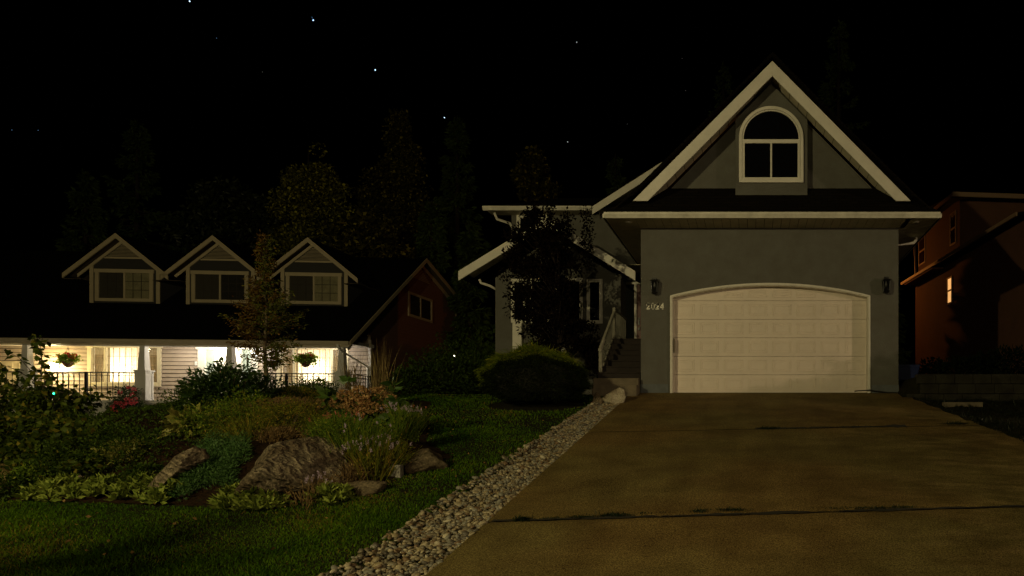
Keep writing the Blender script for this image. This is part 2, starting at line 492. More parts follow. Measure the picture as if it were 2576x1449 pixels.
for s in range(3):
    ny, nx = 60, 50
    base = len(V)
    for j in range(ny + 1):
        for i in range(nx + 1):
            t = j / ny
            # skewed joints; the outer ends are square
            u = i / nx
            ya = J[s] + 0.02
            yb = J[s + 1] - (0.0 if s == 2 else 0.012)
            y_mid = ya + (yb - ya) * t
            x0 = -2.95
            x1 = float(DR_X(y_mid)) + 0.04 * math.sin(y_mid * 7) 
            x = x0 + (x1 - x0) * u
            wob = 0.010 * math.sin(x * 9.0) + 0.006 * math.sin(x * 23.0)
            ya2 = ya + (0 if s == 0 else 0.09 * x + wob)
            yb2 = yb + (0 if s == 2 else 0.09 * x + wob)
            y = ya2 + (yb2 - ya2) * t
            z = float(Hd(min(y, 17.99)))
            edge = min(t * (yb - ya), (1 - t) * (yb - ya) if s < 2 else 9)
            V.append((x, y, z - (0.01 if edge < 0.02 else 0)))
    for j in range(ny):
        for i in range(nx):
            a = base + j * (nx + 1) + i
            Q.append((a, a + 1, a + nx + 2, a + nx + 1))
dv = np_mesh("driveway", V, 4, Q, drivemat(), smooth=True)
tag(dv, kind="structure")
# the thickness of the slab along its left edge
mb = MB()
for k in range(60):
    y0, y1 = 2.7 + k * 0.258, 2.7 + (k + 1) * 0.258
    mb.add([(-2.952, y0, float(Hd(y0)) - 0.004), (-2.952, y1, float(Hd(min(y1, 18))) - 0.004), (-2.952, y1, float(Hd(min(y1, 18))) - 0.12), (-2.952, y0, float(Hd(y0)) - 0.12)], [(0, 1, 2, 3)])
o = mb.build("driveway_slab_edge", mat("slab_side", (0.22, 0.17, 0.09), 0.9)); tag(o, kind="structure")

road = MB(); road.box(-120, 120, -7, 2.62, -1.75, -1.585)
o = road.build("road", mat("asphalt", (0.05, 0.05, 0.048), 0.95, var=0.3, scale=12)); tag(o, kind="structure")

# ------------------------------------------------------------------ foliage tools
def unit(v): return v / np.maximum(np.linalg.norm(v, axis=-1, keepdims=True), 1e-9)
def leaves(name, pts, dirs, length, width, mt, parent=None, fold=0.25, tint=None, rs=None, jit=0.5, lenvar=0.35, droop=0.0):
    """one rhombic, lengthwise folded leaf of four corners for every point"""
    rs = rs or rng
    n = len(pts)
    pts = np.asarray(pts, float)
    d = unit(np.asarray(dirs, float) + rs.normal(0, jit, (n, 3)))
    d[:, 2] -= droop; d = unit(d)
    side = unit(np.cross(d, unit(rs.normal(0, 1, (n, 3)))))
    nor = np.cross(side, d)
    L_ = length * (1 + rs.uniform(-lenvar, lenvar, (n, 1)))
    W_ = width * (1 + rs.uniform(-lenvar, lenvar, (n, 1)))
    b = pts
    mid = pts + d * L_ * 0.45
    l = mid + side * W_ * 0.5 + nor * W_ * fold
    r = mid - side * W_ * 0.5 + nor * W_ * fold
    t = pts + d * L_
    V = np.stack([b, r, t, l], 1).reshape(-1, 3)
    a = np.arange(n)[:, None] * 4
    Q = np.concatenate([a + [[0, 1, 2]], a + [[0, 2, 3]]], 0)
    tv = np.repeat(rs.uniform(0, 1, n) if tint is None else tint, 4)
    return np_mesh(name, V, 3, Q, mt, parent, tint=tv)

def ball_points(n, c, r, rs=None, shell=0.55, lump=0.25, freq=2.3, zmin=None):
    """points in an uneven ellipsoid, denser to its outside; returns points and outward directions"""
    rs = rs or rng
    d = unit(rs.normal(0, 1, (n, 3)))
    ph = rs.uniform(0, 6.28, 3)
    k = 1 + lump * (np.sin(d[:, 0] * freq * 3 + ph[0]) * np.sin(d[:, 1] * freq * 3.4 + ph[1]) + 0.6 * np.sin(d[:, 2] * freq * 5 + ph[2] + d[:, 0] * 6))
    rad = (shell + (1 - shell) * rs.uniform(0, 1, n) ** 0.6) * k
    p = d * rad[:, None] * np.asarray(r) + np.asarray(c)
    if zmin is not None:
        ok = p[:, 2] > zmin
        p, d = p[ok], d[ok]
    return p, d

def cluster_points(cl, n_each, sr, rs=None):
    rs = rs or rng
    cl = np.asarray(cl, float)
    p = np.repeat(cl, n_each, 0)
    d = unit(rs.normal(0, 1, p.shape))
    return p + d * (rs.uniform(0.1, 1, (len(p), 1)) ** 0.5) * sr, d

def blades(name, pts, h, w, mt, parent=None, lean=0.35, rs=None, tint=None, dirs=None, hvar=0.4, curve=0.35):
    """grass blades: two-segment tapered strips"""
    rs = rs or rng
    n = len(pts); pts = np.asarray(pts, float)
    up = np.zeros((n, 3)); up[:, 2] = 1
    ld = rs.normal(0, lean, (n, 3)); ld[:, 2] = 0
    if dirs is not None: ld = ld + dirs
    d1 = unit(up + ld); d2 = unit(up + ld * (1 + 3 * curve)); 
    d2[:, 2] -= curve * 0.5; d2 = unit(d2)
    a = rs.uniform(0, 6.28, n)
    s = np.stack([np.cos(a), np.sin(a), np.zeros(n)], 1)
    hh = (np.asarray(h) * np.ones(n) * (1 + rs.uniform(-hvar, hvar, n)))[:, None]
    ww = (np.asarray(w) * np.ones(n))[:, None]
    b0, b1 = pts - s * ww / 2, pts + s * ww / 2
    mpt = pts + d1 * hh * 0.55
    m0, m1 = mpt - s * ww * 0.4, mpt + s * ww * 0.4
    t = mpt + d2 * hh * 0.45
    V = np.stack([b0, b1, m1, m0, t], 1).reshape(-1, 3)
    k = np.arange(n)[:, None] * 5
    Q = np.concatenate([k + [[0, 1, 2]], k + [[0, 2, 3]], k + [[3, 2, 4]]], 0)
    tv = np.repeat(rs.uniform(0, 1, n) if tint is None else tint, 5)
    return np_mesh(name, V, 3, Q, mt, parent, tint=tv)

# ================================================================== the house with the garage (number 2024)
HG = empty("garage_house", (0.5, 18.0, 0.71), "grey stucco house with tall steep gable, arched window and double garage", "house")
GX0, GX1 = -2.73, 3.66
DX0, DX1 = PX(1691, 18), PX(2184, 18)
dcx = (DX0 + DX1) / 2; dw = (DX1 - DX0) / 2
zs_, zc_ = 3.09, 3.38                          # door height at the sides and in the middle
rise = zc_ - zs_; Rarc = (dw * dw + rise * rise) / (2 * rise)
def arc(hw, z_side, z_mid, n=24):
    rr = z_mid - z_side; Rr = (hw * hw + rr * rr) / (2 * rr)
    return [(dcx - hw + 2 * hw * i / n, z_mid - Rr + math.sqrt(max(0, Rr * Rr - (-hw + 2 * hw * i / n) ** 2))) for i in range(n + 1)]
mb = MB()
a = arc(dw, zs_, zc_)
mb.prism_y([(GX0, 0.60), (GX0, 4.79), (GX1, 4.79), (GX1, 0.60), (DX1, 0.60)] + a[::-1] + [(DX0, 0.60)], 18.0, 18.26)
mb.box(GX0, GX0 + 0.2, 18.26, 26, 0.6, 4.8)
mb.box(GX1 - 0.2, GX1, 18.26, 26, 0.6, 4.8)
# gable wall and the bay that carries the arched window
gcx = 0.515
mb.prism_y([(gcx - 3.15, 5.12), (gcx + 3.15, 5.12), (gcx, 8.30)], 18.0, 18.2)
BX0, BX1 = PX(1850, 17.73), PX(2031, 17.73)
hb = (BX1 - BX0) / 2; bcx = (BX0 + BX1) / 2
mb.prism_y([(BX0, 5.52), (BX1, 5.52), (BX1, 8.26 - hb * 1.01), (bcx, 8.26), (BX0, 8.26 - hb * 1.01)], 17.73, 17.997)
# rear block, cross gable and the front wing
mb.box(-8.25, -0.5, 25.0, 36.2, 0.6, 7.22)
mb.prism_y([(-5.0, 7.22), (-1.0, 7.22), (-3.0, 8.5)], 25.0, 25.2)
WX0, WX1 = -7.75, -3.95
wcx = PX(1377, 21.4)
mb.prism_y([(WX0, 0.6), (WX1, 0.6), (WX1, 4.35), (wcx, 5.62), (WX0, 4.35)], 22.0, 22.2)
mb.box(WX0, WX0 + 0.2, 22.2, 25, 0.6, 4.3)
mb.box(WX1 - 0.2, WX1, 22.2, 23, 0.6, 4.5)
mb.box(-4.35, -2.74, 23.0, 23.2, 2.0, 4.8)
mb.build("wall", M_stucco, HG)
for (pa_, pb_, pz_) in ((GX0 - 0.012, DX0 - 0.09, 0.925), (DX1 + 0.09, GX1 + 0.012, 0.905)):
    mb = MB(); mb.box(pa_, pb_, 17.985, 17.998, 0.66, pz_)
    mb.build("plinth", mat("bare_foundation", (0.12, 0.13, 0.13), 0.9, var=0.25, scale=4), HG, bevel=0.006)

# garage door
gd = empty("garage_door", (dcx, 18.22, 0.71)); gd.parent = HG; gd.location = Vector((dcx, 18.22, 0.71)) - HG.location
mb = MB()
SEC = [0.715, 1.17, 1.635, 2.10, 2.565, 3.03, 3.50]
def top_at(x): 
    t = x - dcx
    return zc_ - Rarc + math.sqrt(max(0.0, Rarc * Rarc - t * t)) + 0.05
yd = 18.225
for k in range(6):
    z0, z1 = SEC[k] + 0.003, SEC[k + 1] - 0.003
    if k < 5: mb.box(DX0 - 0.05, DX1 + 0.05, yd, yd + 0.045, z0, min(z1, 3.03))
    else:
        n = 24; up = []
        for i in range(n + 1):
            x = DX0 + (DX1 - DX0) * i / n
            up.append((x, min(3.5, max(z0 + 0.005, top_at(x)))))
        mb.prism_y([(DX0, z0)] + up + [(DX1, z0)], yd, yd + 0.045)
mb.build("door_section", M_door_w, gd, bevel=0.004)
mb = MB()
pitch = (DX1 - DX0) / 8
for k in range(6):
    for i in range(8):
        xc = DX0 + pitch * (i + 0.5); hw_ = pitch * 0.385
        z0, z1 = SEC[k] + 0.085, SEC[k + 1] - 0.085
        if k == 5:
            z1 = min(z1, top_at(xc - hw_) - 0.12, top_at(xc + hw_) - 0.12)
            if z1 - z0 < 0.03: continue
        for (e0, e1, yy0, yy1) in ((0, 0.020, yd, yd - 0.010), (0.048, 0.062, yd, yd - 0.008)):
            X0, X1, Z0, Z1 = xc - hw_ + e0, xc + hw_ - e0, z0 + e0, z1 - e0
            w = e1 - e0
            if Z1 - Z0 < 2.5 * w: continue
            mb.box(X0, X1, yy1, yy0 + 0.002, Z0, Z0 + w); mb.box(X0, X1, yy1, yy0 + 0.002, Z1 - w, Z1)
            mb.box(X0, X0 + w, yy1, yy0 + 0.002, Z0 + w, Z1 - w); mb.box(X1 - w, X1, yy1, yy0 + 0.002, Z0 + w, Z1 - w)
mb.build("door_moulding", M_door_w, gd, bevel=0.003)
mb = MB(); mb.box(DX0, DX1, yd - 0.01, yd + 0.03, 0.70, 0.722)
mb.build("rubber_seal", M_black, gd)
mb = MB()
a1 = arc(dw + 0.05, zs_ + 0.03, zc_ + 0.05); a0 = arc(dw, zs_, zc_)
mb.strip_y(a1, a0, 17.955, 18.03)
a2 = arc(dw, zs_, zc_); a3 = arc(dw - 0.015, zs_ - 0.015, zc_ - 0.015)
mb.strip_y(a2, a3, 17.975, 18.22)
for s, x in ((-1, DX0), (1, DX1)):
    mb.box(x, x + s * 0.05, 17.955, 18.03, 0.70, zs_ + 0.02)
    mb.box(x - s * 0.015, x, 17.975, 18.22, 0.70, zs_)
mb.build("door_surround", M_white, gd, bevel=0.006)
mb = MB(); mb.box(DX0 + 0.03, DX0 + 0.05, 18.02, 18.16, 1.72, 2.06)
mb.build("lock_plate", mat("worn_brass", (0.12, 0.09, 0.05), 0.6), gd)

# roofs
mb = MB()
RT = 8.74
slope_e = [(gcx, 17.22, RT), (gcx, 26, RT), (-3.46, 26, 4.84), (-3.46, 17.1, 4.84), (-2.84, 17.22, 5.43)]
mb.tri_slab(slope_e, 0.06)
mb.tri_slab([(gcx, 17.22, RT), (gcx, 26, RT), (4.46, 26, 4.84), (4.46, 17.1, 4.84), (3.87, 17.22, 5.43)][::-1], 0.06)
# skirt roof over the garage door
mb.tri_slab([(-3.46, 17.08, 4.93), (4.46, 17.08, 4.93), (3.6, 18.02, 5.80), (-2.6, 18.02, 5.80)], 0.05)
mb.tri_slab([(-3.46, 17.08, 4.93), (-2.6, 18.02, 5.80), (-2.84, 17.9, 5.5)], 0.04)
# block behind, wing
mb.tri_slab([(-9.0, 24.42, 7.22), (-0.5, 24.42, 7.22), (-1.5, 28.6, 8.80), (-7.6, 28.6, 8.80)], 0.1)
mb.tri_slab([(-9.0, 36.8, 7.22), (-0.5, 36.8, 7.22), (-1.5, 32.6, 8.80), (-7.6, 32.6, 8.80)][::-1], 0.1)
mb.tri_slab([(-7.6, 28.6, 8.80), (-1.5, 28.6, 8.80), (-1.5, 32.6, 8.80), (-7.6, 32.6, 8.80)], 0.1)
mb.tri_slab([(-9.0, 24.42, 7.22), (-7.6, 28.6, 8.80), (-7.6, 32.6, 8.80), (-9.0, 36.8, 7.22)], 0.1)
mb.tri_slab([(-3.0, 24.39, 8.76), (-3.0, 28, 8.76), (-5.42, 28, 7.22), (-5.42, 24.39, 7.22)], 0.1)
mb.tri_slab([(-3.0, 24.39, 8.76), (-0.6, 24.39, 7.22), (-0.6, 28, 7.22), (-3.0, 28, 8.76)], 0.1)
wz = PZ(547, 21.4)
mb.tri_slab([(wcx, 21.38, wz + 0.02), (wcx, 25, wz + 0.02), (-8.66, 25, 4.36), (-8.66, 21.38, 4.36)], 0.1)
mb.tri_slab([(wcx, 21.38, wz + 0.02), (-3.35, 21.38, 4.36), (-3.35, 25, 4.36), (wcx, 25, wz + 0.02)], 0.1)
roof = mb.build("roof", M_roof, HG)
# ragged shingle ends along the steep gable
mb = MB()
for s in (-1, 1):
    L_ = 3.35 * math.sqrt(2)
    for k in range(46):
        t = k / 46.0
        x = gcx + s * 3.33 * t; z = 8.755 - 3.37 * t
        w = 0.095
        mb.add([(x, 17.20, z), (x + s * w, 17.20, z - w * 1.01 + 0.02), (x + s * w, 17.42, z - w * 1.01 + 0.02), (x, 17.42, z),
                (x, 17.20, z - 0.05), (x + s * w, 17.20, z - w * 1.01 - 0.03), (x + s * w, 17.42, z - w * 1.01 - 0.03), (x, 17.42, z - 0.05)],
               [(0, 1, 2, 3), (4, 5, 6, 7), (0, 1, 5, 4), (1, 2, 6, 5), (2, 3, 7, 6), (3, 0, 4, 7)])
mb.build("roof_edge_shingle", M_roof, roof)

# barge boards
def barge(mb, xl, zl, xc, zt, xr, zr, w, y0, y1, cut):
    """two boards meeting at the peak; cut 'flat' = horizontal foot, 'plumb' = vertical foot"""
    if cut == 'flat':
        k = (zt - zl) / (xc - xl)
        mb.prism_y([(xl, zl), (xc, zt), (xc, zt - w), (xl + w / k, zl)], y0, y1)
        k = (zt - zr) / (xr - xc)
        mb.prism_y([(xc, zt), (xr, zr), (xr - w / k, zr), (xc, zt - w)], y0, y1)
    else:
        mb.prism_y([(xl, zl), (xc, zt), (xc, zt - w), (xl, zl - w)], y0, y1)
        mb.prism_y([(xc, zt), (xr, zr), (xr, zr - w), (xc, zt - w)], y0, y1)
mb = MB(); yb = 17.27
barge(mb, PX(1592, yb), PZ(506, yb), PX(1943, yb), PZ(154, yb), PX(2291, yb), PZ(506, yb), 0.355, 17.25, 17.29, 'flat')
mb.build("bargeboard", M_white, HG, bevel=0.005); mb = MB()
barge(mb, -5.33, 7.21, -3.0, 8.70, -0.67, 7.21, 0.27, 24.34, 24.385, 'plumb')
mb.build("bargeboard", M_white, HG, bevel=0.005); mb = MB()
barge(mb, PX(1155, 21.4), PZ(683, 21.4), wcx, wz, PX(1599, 21.4), PZ(683, 21.4), 0.28, 21.33, 21.375, 'plumb')
mb.build("bargeboard", M_white, HG, bevel=0.005)

# soffits: boards with open joints
mb = MB()
def gable_soffit(mb, xc, zt, hx, y0, y1, k, step):
    n = int(hx * math.sqrt(1 + k * k) / step)
    for s in (-1, 1):
        for i in range(n):
            a0_, a1_ = hx * i / n + 0.006, hx * (i + 1) / n - 0.006
            p = [(xc + s * a0_, y0, zt - a0_ * k), (xc + s * a1_, y0, zt - a1_ * k), (xc + s * a1_, y1, zt - a1_ * k), (xc + s * a0_, y1, zt - a0_ * k)]
            mb.tri_slab(p, 0.015)
gable_soffit(mb, gcx, 8.40, 3.0, 17.30, 17.99, 1.008, 0.3)
mb.build("soffit", M_soffit, HG); mb = MB()
x = -2.75
while x < 3.62:
    mb.box(x + 0.005, x + 0.20, 17.14, 17.99, 4.795, 4.81); x += 0.205
y = 17.14
while y < 26:
    mb.box(-3.42, GX0 - 0.02, y + 0.005, y + 0.20, 4.795, 4.81); mb.box(GX1 + 0.02, 4.42, y + 0.005, y + 0.20, 4.795, 4.81); y += 0.205
mb.build("soffit", M_soffit, HG); mb = MB()
x = -8.9
while x < -5.4:
    mb.box(x, x + 0.2, 24.46, 24.99, 7.1, 7.115); x += 0.206
mb.build("soffit", M_soffit, HG); mb = MB()
gable_soffit(mb, wcx, wz - 0.13, 2.4, 21.4, 21.99, 0.635, 0.3)
mb.build("soffit", M_soffit, HG); mb = MB()
gable_soffit(mb, -3.0, 8.55, 2.2, 24.42, 24.99, 0.64, 0.3)
mb.build("soffit", M_soffit, HG)

# gutters
def gutter_prof(y1, z1, h=0.135, d=0.11):
    return [(y1, z1 - 0.01), (y1 - 0.008, z1), (y1 - 0.016, z1 - 0.01), (y1 - 0.016, z1 - 0.03), (y1 - 0.03 + 0.02, z1 - 0.055), (y1 + 0.01, z1 - 0.085), (y1 + 0.035, z1 - h), (y1 + d, z1 - h), (y1 + d, z1 - 0.01)]
gu = MB()
gu.prism_x(gutter_prof(17.07, 4.93), -3.46, 4.46)
gu.box(-3.50, -3.42, 17.1, 26, 4.80, 4.90); gu.box(4.42, 4.50, 17.1, 26, 4.80, 4.90)
gu.build("gutter", M_gutter, HG, bevel=0.003); gu = MB()
gu.prism_x(gutter_prof(24.36, 7.24, 0.14), -9.02, -5.36)
gobj = gu.build("gutter", M_gutter, HG, bevel=0.003)
mb = MB()
mb.tube([(4.30, 18.9, 4.84), (4.30, 18.9, 4.72), (4.2, 18.7, 4.60), (3.72, 18.55, 4.50), (3.72, 18.55, 1.1)], 0.038, 8)
mb.build("downspout", M_white, HG, smooth=True); mb = MB()
mb.tube([P(1244, 536, 24.5), P(1250, 551, 24.5), P(1283, 562, 24.9), P(1289, 575, 24.95), P(1289, 640, 24.95)], 0.045, 8)
mb.build("downspout", M_white, HG, smooth=True); mb = MB()
mb.tube([P(1206, 703, 21.9), P(1210, 712, 21.9), P(1232, 719, 21.95), P(1241, 724, 21.97), (WX0 - 0.05, 22.4, 4.02), (WX0 - 0.05, 22.45, 1.0)], 0.04, 8)
mb.build("downspout", M_white, HG, smooth=True)
mb = MB()
mb.box(-3.40, -2.74, 18.02, 26, 4.81, 4.83); mb.box(-4.35, -2.74, 21.9, 23.0, 4.72, 4.74)
mb.build("porch_ceiling", M_soffit, HG)

# arched window
yw = 17.70
wx0, wx1 = PX(1859, yw), PX(2021, yw); wzb, wzs = PZ(460, yw), PZ(349, yw)
wc = (wx0 + wx1) / 2; wr = (wx1 - wx0) / 2
def arch_poly(r, zb, zspring, cx=wc, n=28):
    return [(cx + r, zb), (cx + r, zspring)] + [(cx + r * math.cos(math.pi * i / n), zspring + r * math.sin(math.pi * i / n)) for i in range(1, n)] + [(cx - r, zspring), (cx - r, zb)]
aw = empty("arched_window", (0, 0, 0)); aw.parent = HG; aw.location = Vector((wc, yw, wzb)) - HG.location
mb = MB()
o1, i1 = arch_poly(wr, wzb, wzs), arch_poly(wr - 0.075, wzb + 0.09, wzs)
mb.strip_y(o1, i1, 17.66, 17.728, closed=True)
o2, i2 = arch_poly(wr - 0.08, wzb + 0.095, wzs), arch_poly(wr - 0.115, wzb + 0.13, wzs)
mb.strip_y(o2, i2, 17.68, 17.728, closed=True)
mb.box(wc - wr + 0.1, wc + wr - 0.1, 17.675, 17.727, wzs - 0.115, wzs - 0.02)
mb.box(wc - 0.022, wc + 0.022, 17.68, 17.727, wzb + 0.12, wzs - 0.115)
for s in (-1, 1):
    mb.box(wc + s * (wr - 0.115), wc + s * (wr - 0.14), 17.685, 17.727, wzb + 0.13, wzs - 0.115)
mb.build("window_frame", M_white, aw, bevel=0.005)
mb = MB(); mb.prism_y(arch_poly(wr - 0.10, wzb + 0.11, wzs), 17.712, 17.729)
mb.build("pane", M_glass_dark, aw)

def simple_window(name, parent, x0, x1, z0, z1, y, tw=0.1, mull=0, fm=None, pane=None, fn=None, grid=None, proud=0.03, sill=False):
    w = empty(name, (0, 0, 0)); w.parent = parent
    c = ((x0 + x1) / 2, y, z0) if fn is None else fn((x0 + x1) / 2, y, z0)
    w.location = Vector(c) - parent_origin(parent)
    mb = MB(fn)
    mb.box(x0, x0 + tw, y - proud, y + 0.02, z0, z1); mb.box(x1 - tw, x1, y - proud, y + 0.02, z0, z1)
    mb.box(x0 + tw, x1 - tw, y - proud, y + 0.02, z0, z0 + tw); mb.box(x0 + tw, x1 - tw, y - proud, y + 0.02, z1 - tw, z1)
    if sill: mb.box(x0 - 0.05, x1 + 0.05, y - proud - 0.05, y - proud, z0 - 0.04, z0 + 0.05)
    for i in range(mull):
        xm = x0 + (x1 - x0) * (i + 1) / (mull + 1)
        mb.box(xm - 0.03, xm + 0.03, y - proud * 0.6, y + 0.02, z0 + tw, z1 - tw)
    mb.build("window_frame", fm or M_white, w, bevel=0.004)
    mb = MB(fn); mb.box(x0 + tw - 0.01, x1 - tw + 0.01, y + 0.0, y + 0.01, z0 + tw - 0.01, z1 - tw + 0.01)
    mb.build("pane", pane or M_glass_dark, w)
    return w
def pxwin(parent, l, t, r, b, y, **k):
    return simple_window("window", parent, PX(l, y), PX(r, y), PZ(b, y), PZ(t, y), y, **k)
pxwin(HG, 1286, 702, 1325, 812, 21.98)
pxwin(HG, 1334, 700, 1466, 812, 21.98, mull=1)
pxwin(HG, 1476, 702, 1516, 814, 21.98)
pxwin(HG, 1300, 540, 1382, 632, 24.98, tw=0.13)
mb = MB(); mb.box(PX(1290, 21.9), PX(1313, 21.9), 21.86, 21.98, 0.9, PZ(812, 21.9)); mb.build("corner_post", M_white, HG, bevel=0.01)
mb = MB(); mb.box(PX(1345, 21.7), PX(1436, 21.7), 21.3, 21.7, PZ(889, 21.7), PZ(876, 21.7)); mb.build("ledge", M_white, HG, bevel=0.01)
# front door with a side light, seen at the top of the stairs
fd = empty("front_door", (0, 0, 0)); fd.parent = HG; fd.location = Vector((-3.7, 22.98, 2.25)) - HG.location
dz0, dz1 = 2.25, 4.33
mb = MB(); mb.box(PX(1570, 22.95), PX(1573.5, 22.95), 22.9, 22.99, dz0, dz1); mb.box(PX(1596, 22.95), PX(1602, 22.95), 22.9, 22.99, dz0, dz1); mb.box(PX(1570, 22.95), -2.74, 22.9, 22.99, dz1, dz1 + 0.08)
mb.build("door_frame", M_white, fd, bevel=0.004)
mb = MB(); mb.box(PX(1573.5, 22.95), PX(1596, 22.95), 22.97, 22.985, dz0, dz1); mb.build("side_light", mat("dim_glass", (0.035, 0.04, 0.032), 0.08), fd)
mb = MB(); mb.box(PX(1602, 22.95), -2.75, 22.95, 22.985, dz0, dz1); mb.build("door_leaf", M_rust, fd)
mb = MB(); mb.box(PX(1605, 22.9), PX(1609, 22.9), 22.90, 22.95, 3.05, 3.28); mb.box(PX(1605, 22.9), PX(1609, 22.9), 22.9, 22.95, 2.88, 2.96); mb.build("door_handle", M_black, fd)
# soffit lamps (unlit discs)
for (px, py) in ((1580, 563), (2304, 564)):
    y = 17.45; z = 4.793
    mb = MB(); mb.lathe([(0.075, -0.012), (0.085, -0.004), (0.085, 0.0)], (PX(px, y), y, z), 18)
    mb.build("soffit_light", mat("soffit_disc", (0.55, 0.52, 0.42), 0.4), HG, smooth=True)

# house number in raised figures
def figure(mb, ch, x, z, h, y):
    w = h * 0.58; t = h * 0.175
    def pl(pts, t0=t):
        for (p, q) in zip(pts[:-1], pts[1:]):
            dx, dz = q[0] - p[0], q[1] - p[1]; l = math.hypot(dx, dz) or 1
            nx, nz = -dz / l * t0 / 2, dx / l * t0 / 2
            ex, ez = dx / l * t0 * 0.2, dz / l * t0 * 0.2
            mb.prism_y([(x + p[0] + nx - ex, z + p[1] + nz - ez), (x + q[0] + nx + ex, z + q[1] + nz + ez), (x + q[0] - nx + ex, z + q[1] - nz + ez), (x + p[0] - nx - ex, z + p[1] - nz - ez)], y - 0.012, y)
    if ch == '2':
        c = [(w / 2 + w * 0.44 * math.cos(a_), h * 0.72 + h * 0.26 * math.sin(a_)) for a_ in [math.radians(d_) for d_ in range(165, -41, -15)]]
        pl([(w * 0.06, h * 0.68)] + c + [(w * 0.3, h * 0.2), (w * 0.08, h * 0.06)]); pl([(0, h * 0.05), (w, h * 0.05)]); pl([(w * 0.97, h * 0.02), (w * 0.97, h * 0.2)], t * 0.6)
    if ch == '0':
        c = [(w / 2 + w * 0.40 * math.cos(a_), h / 2 + h * 0.46 * math.sin(a_)) for a_ in [math.radians(d_) for d_ in range(0, 361, 20)]]
        pl(c)
    if ch == '4':
        pl([(w * 0.72, 0), (w * 0.72, h)]); pl([(w * 0.72, h), (0, h * 0.28)], t * 0.7); pl([(0, h * 0.26), (w, h * 0.26)], t * 0.7); pl([(w * 0.5, h * 0.03), (w * 0.95, h * 0.03)], t * 0.6)
mb = MB()
hN = 0.150
for ch, px in zip("2024", (1626, 1638.3, 1649.5, 1661.5)):
    figure(mb, ch, PX(px, 18), PZ(778, 18), hN, 17.998)
mb.build("house_number", mat("cream_figures", (0.98, 0.94, 0.80), 0.5), HG)

# wall lanterns beside the garage door
def wall_lantern(px, py, label):
    x, z = PX(px, 18), PZ(py, 18)
    t = empty("wall_lantern", (x, 18.0, z), label, "wall lantern", "black lanterns beside the garage door")
    mb = MB(); mb.box(x - 0.06, x + 0.06, 17.975, 17.999, z + 0.02, z + 0.18); mb.box(x - 0.02, x + 0.02, 17.87, 17.975, z + 0.13, z + 0.16)
    mb.build("backplate", M_black, t, bevel=0.004)
    mb = MB()
    c = 17.88
    mb.frustum(x - 0.105, x + 0.105, c - 0.105, c + 0.09, z + 0.10, x - 0.06, x + 0.06, c - 0.06, c + 0.06, z + 0.145)
    mb.box(x - 0.055, x + 0.055, c - 0.055, c + 0.055, z + 0.145, z + 0.19)
    mb.frustum(x - 0.06, x + 0.06, c - 0.06, c + 0.06, z - 0.19, x - 0.075, x + 0.075, c - 0.075, c + 0.075, z - 0.165)
    mb.frustum(x - 0.03, x + 0.03, c - 0.03, c + 0.03, z - 0.215, x - 0.05, x + 0.05, c - 0.05, c + 0.05, z - 0.19)
    for sx in (-1, 1):
        for sy in (-1, 1):
            a_, b_ = 0.068, 0.083
            mb.frustum(x + sx * a_ - 0.007, x + sx * a_ + 0.007, c + sy * a_ - 0.007, c + sy * a_ + 0.007, z - 0.165,
                       x + sx * b_ - 0.007, x + sx * b_ + 0.007, c + sy * b_ - 0.007, c + sy * b_ + 0.007, z + 0.10)
    mb.build("lantern_cage", M_black, t, bevel=0.002)
    mb = MB(); mb.frustum(x - 0.062, x + 0.062, c - 0.062, c + 0.062, z - 0.163, x - 0.078, x + 0.078, c - 0.078, c + 0.078, z + 0.098)
    mb.build("glass_shade", glassmat("lantern_glass" + str(px), 0.22, 0.08, (0.5, 0.5, 0.5)), t)
    mb = MB(); mb.lathe([(0.012, 0), (0.028, 0.03), (0.03, 0.06), (0.015, 0.1), (0.012, 0.13)], (x, c, z - 0.04), 10)
    mb.build("bulb", mat("bulb_glass", (0.6, 0.6, 0.55), 0.15), t, smooth=True)
wall_lantern(1648, 721, "unlit black lantern above the white house number")
wall_lantern(2227, 719, "unlit black lantern right of the garage door")

# entry steps and stair rail
es = empty("entry_stairs", (-3.3, 18.5, 0.7), "concrete and dark brown stairs rising beside the garage to the front door", "stairs")
mb = MB(); mb.box(PX(1490, 17.5), -2.75, 17.45, 17.9, 0.60, 0.885); mb.box(PX(1493, 17.8), -2.76, 17.78, 18.1, 0.60, 1.06)
mb.build("bottom_step", M_step, es, bevel=0.012)
mb = MB()
n = 7
for k in range(n):
    y0 = 18.1 + k * 0.272; z1 = 1.06 + (k + 1) * 0.17
    mb.box(-3.82, -2.76, y0, 23.0 if k == n - 1 else y0 + 0.29, z1 - 0.17, z1 - 0.03); mb.box(-3.84, -2.76, y0 - 0.025, 23.0 if k == n - 1 else y0 + 0.27, z1 - 0.03, z1)
mb.build("stair_flight", M_stepd, es, bevel=0.005)
sr = empty("stair_railing", (-3.77, 18.2, 1.0), "weathered white railing with thin balusters beside the entry stairs", "railing")
for q5 in ((18.16, 18.24, 1.0, 1.82), (19.96, 20.04, 2.2, 3.14)):
    mb = MB(); mb.box(-3.81, -3.73, *q5); mb.build("post", mat("weathered_white", (0.26, 0.24, 0.18), 0.7, var=0.4, scale=9), sr, bevel=0.006)
mb = MB()
mb.tube([(-3.77, 18.1, 1.78), (-3.77, 20.0, 3.02)], 0.045, 8); mb.tube([(-3.77, 18.2, 1.22), (-3.77, 20.0, 2.38)], 0.02, 6); mb.tube([(-3.77, 20.0, 3.08), (-3.77, 21.9, 3.08)], 0.03, 6)
mb.build("handrail", mat("weathered_white_rail", (0.42, 0.39, 0.30), 0.7, var=0.3, scale=9), sr)
mb = MB()
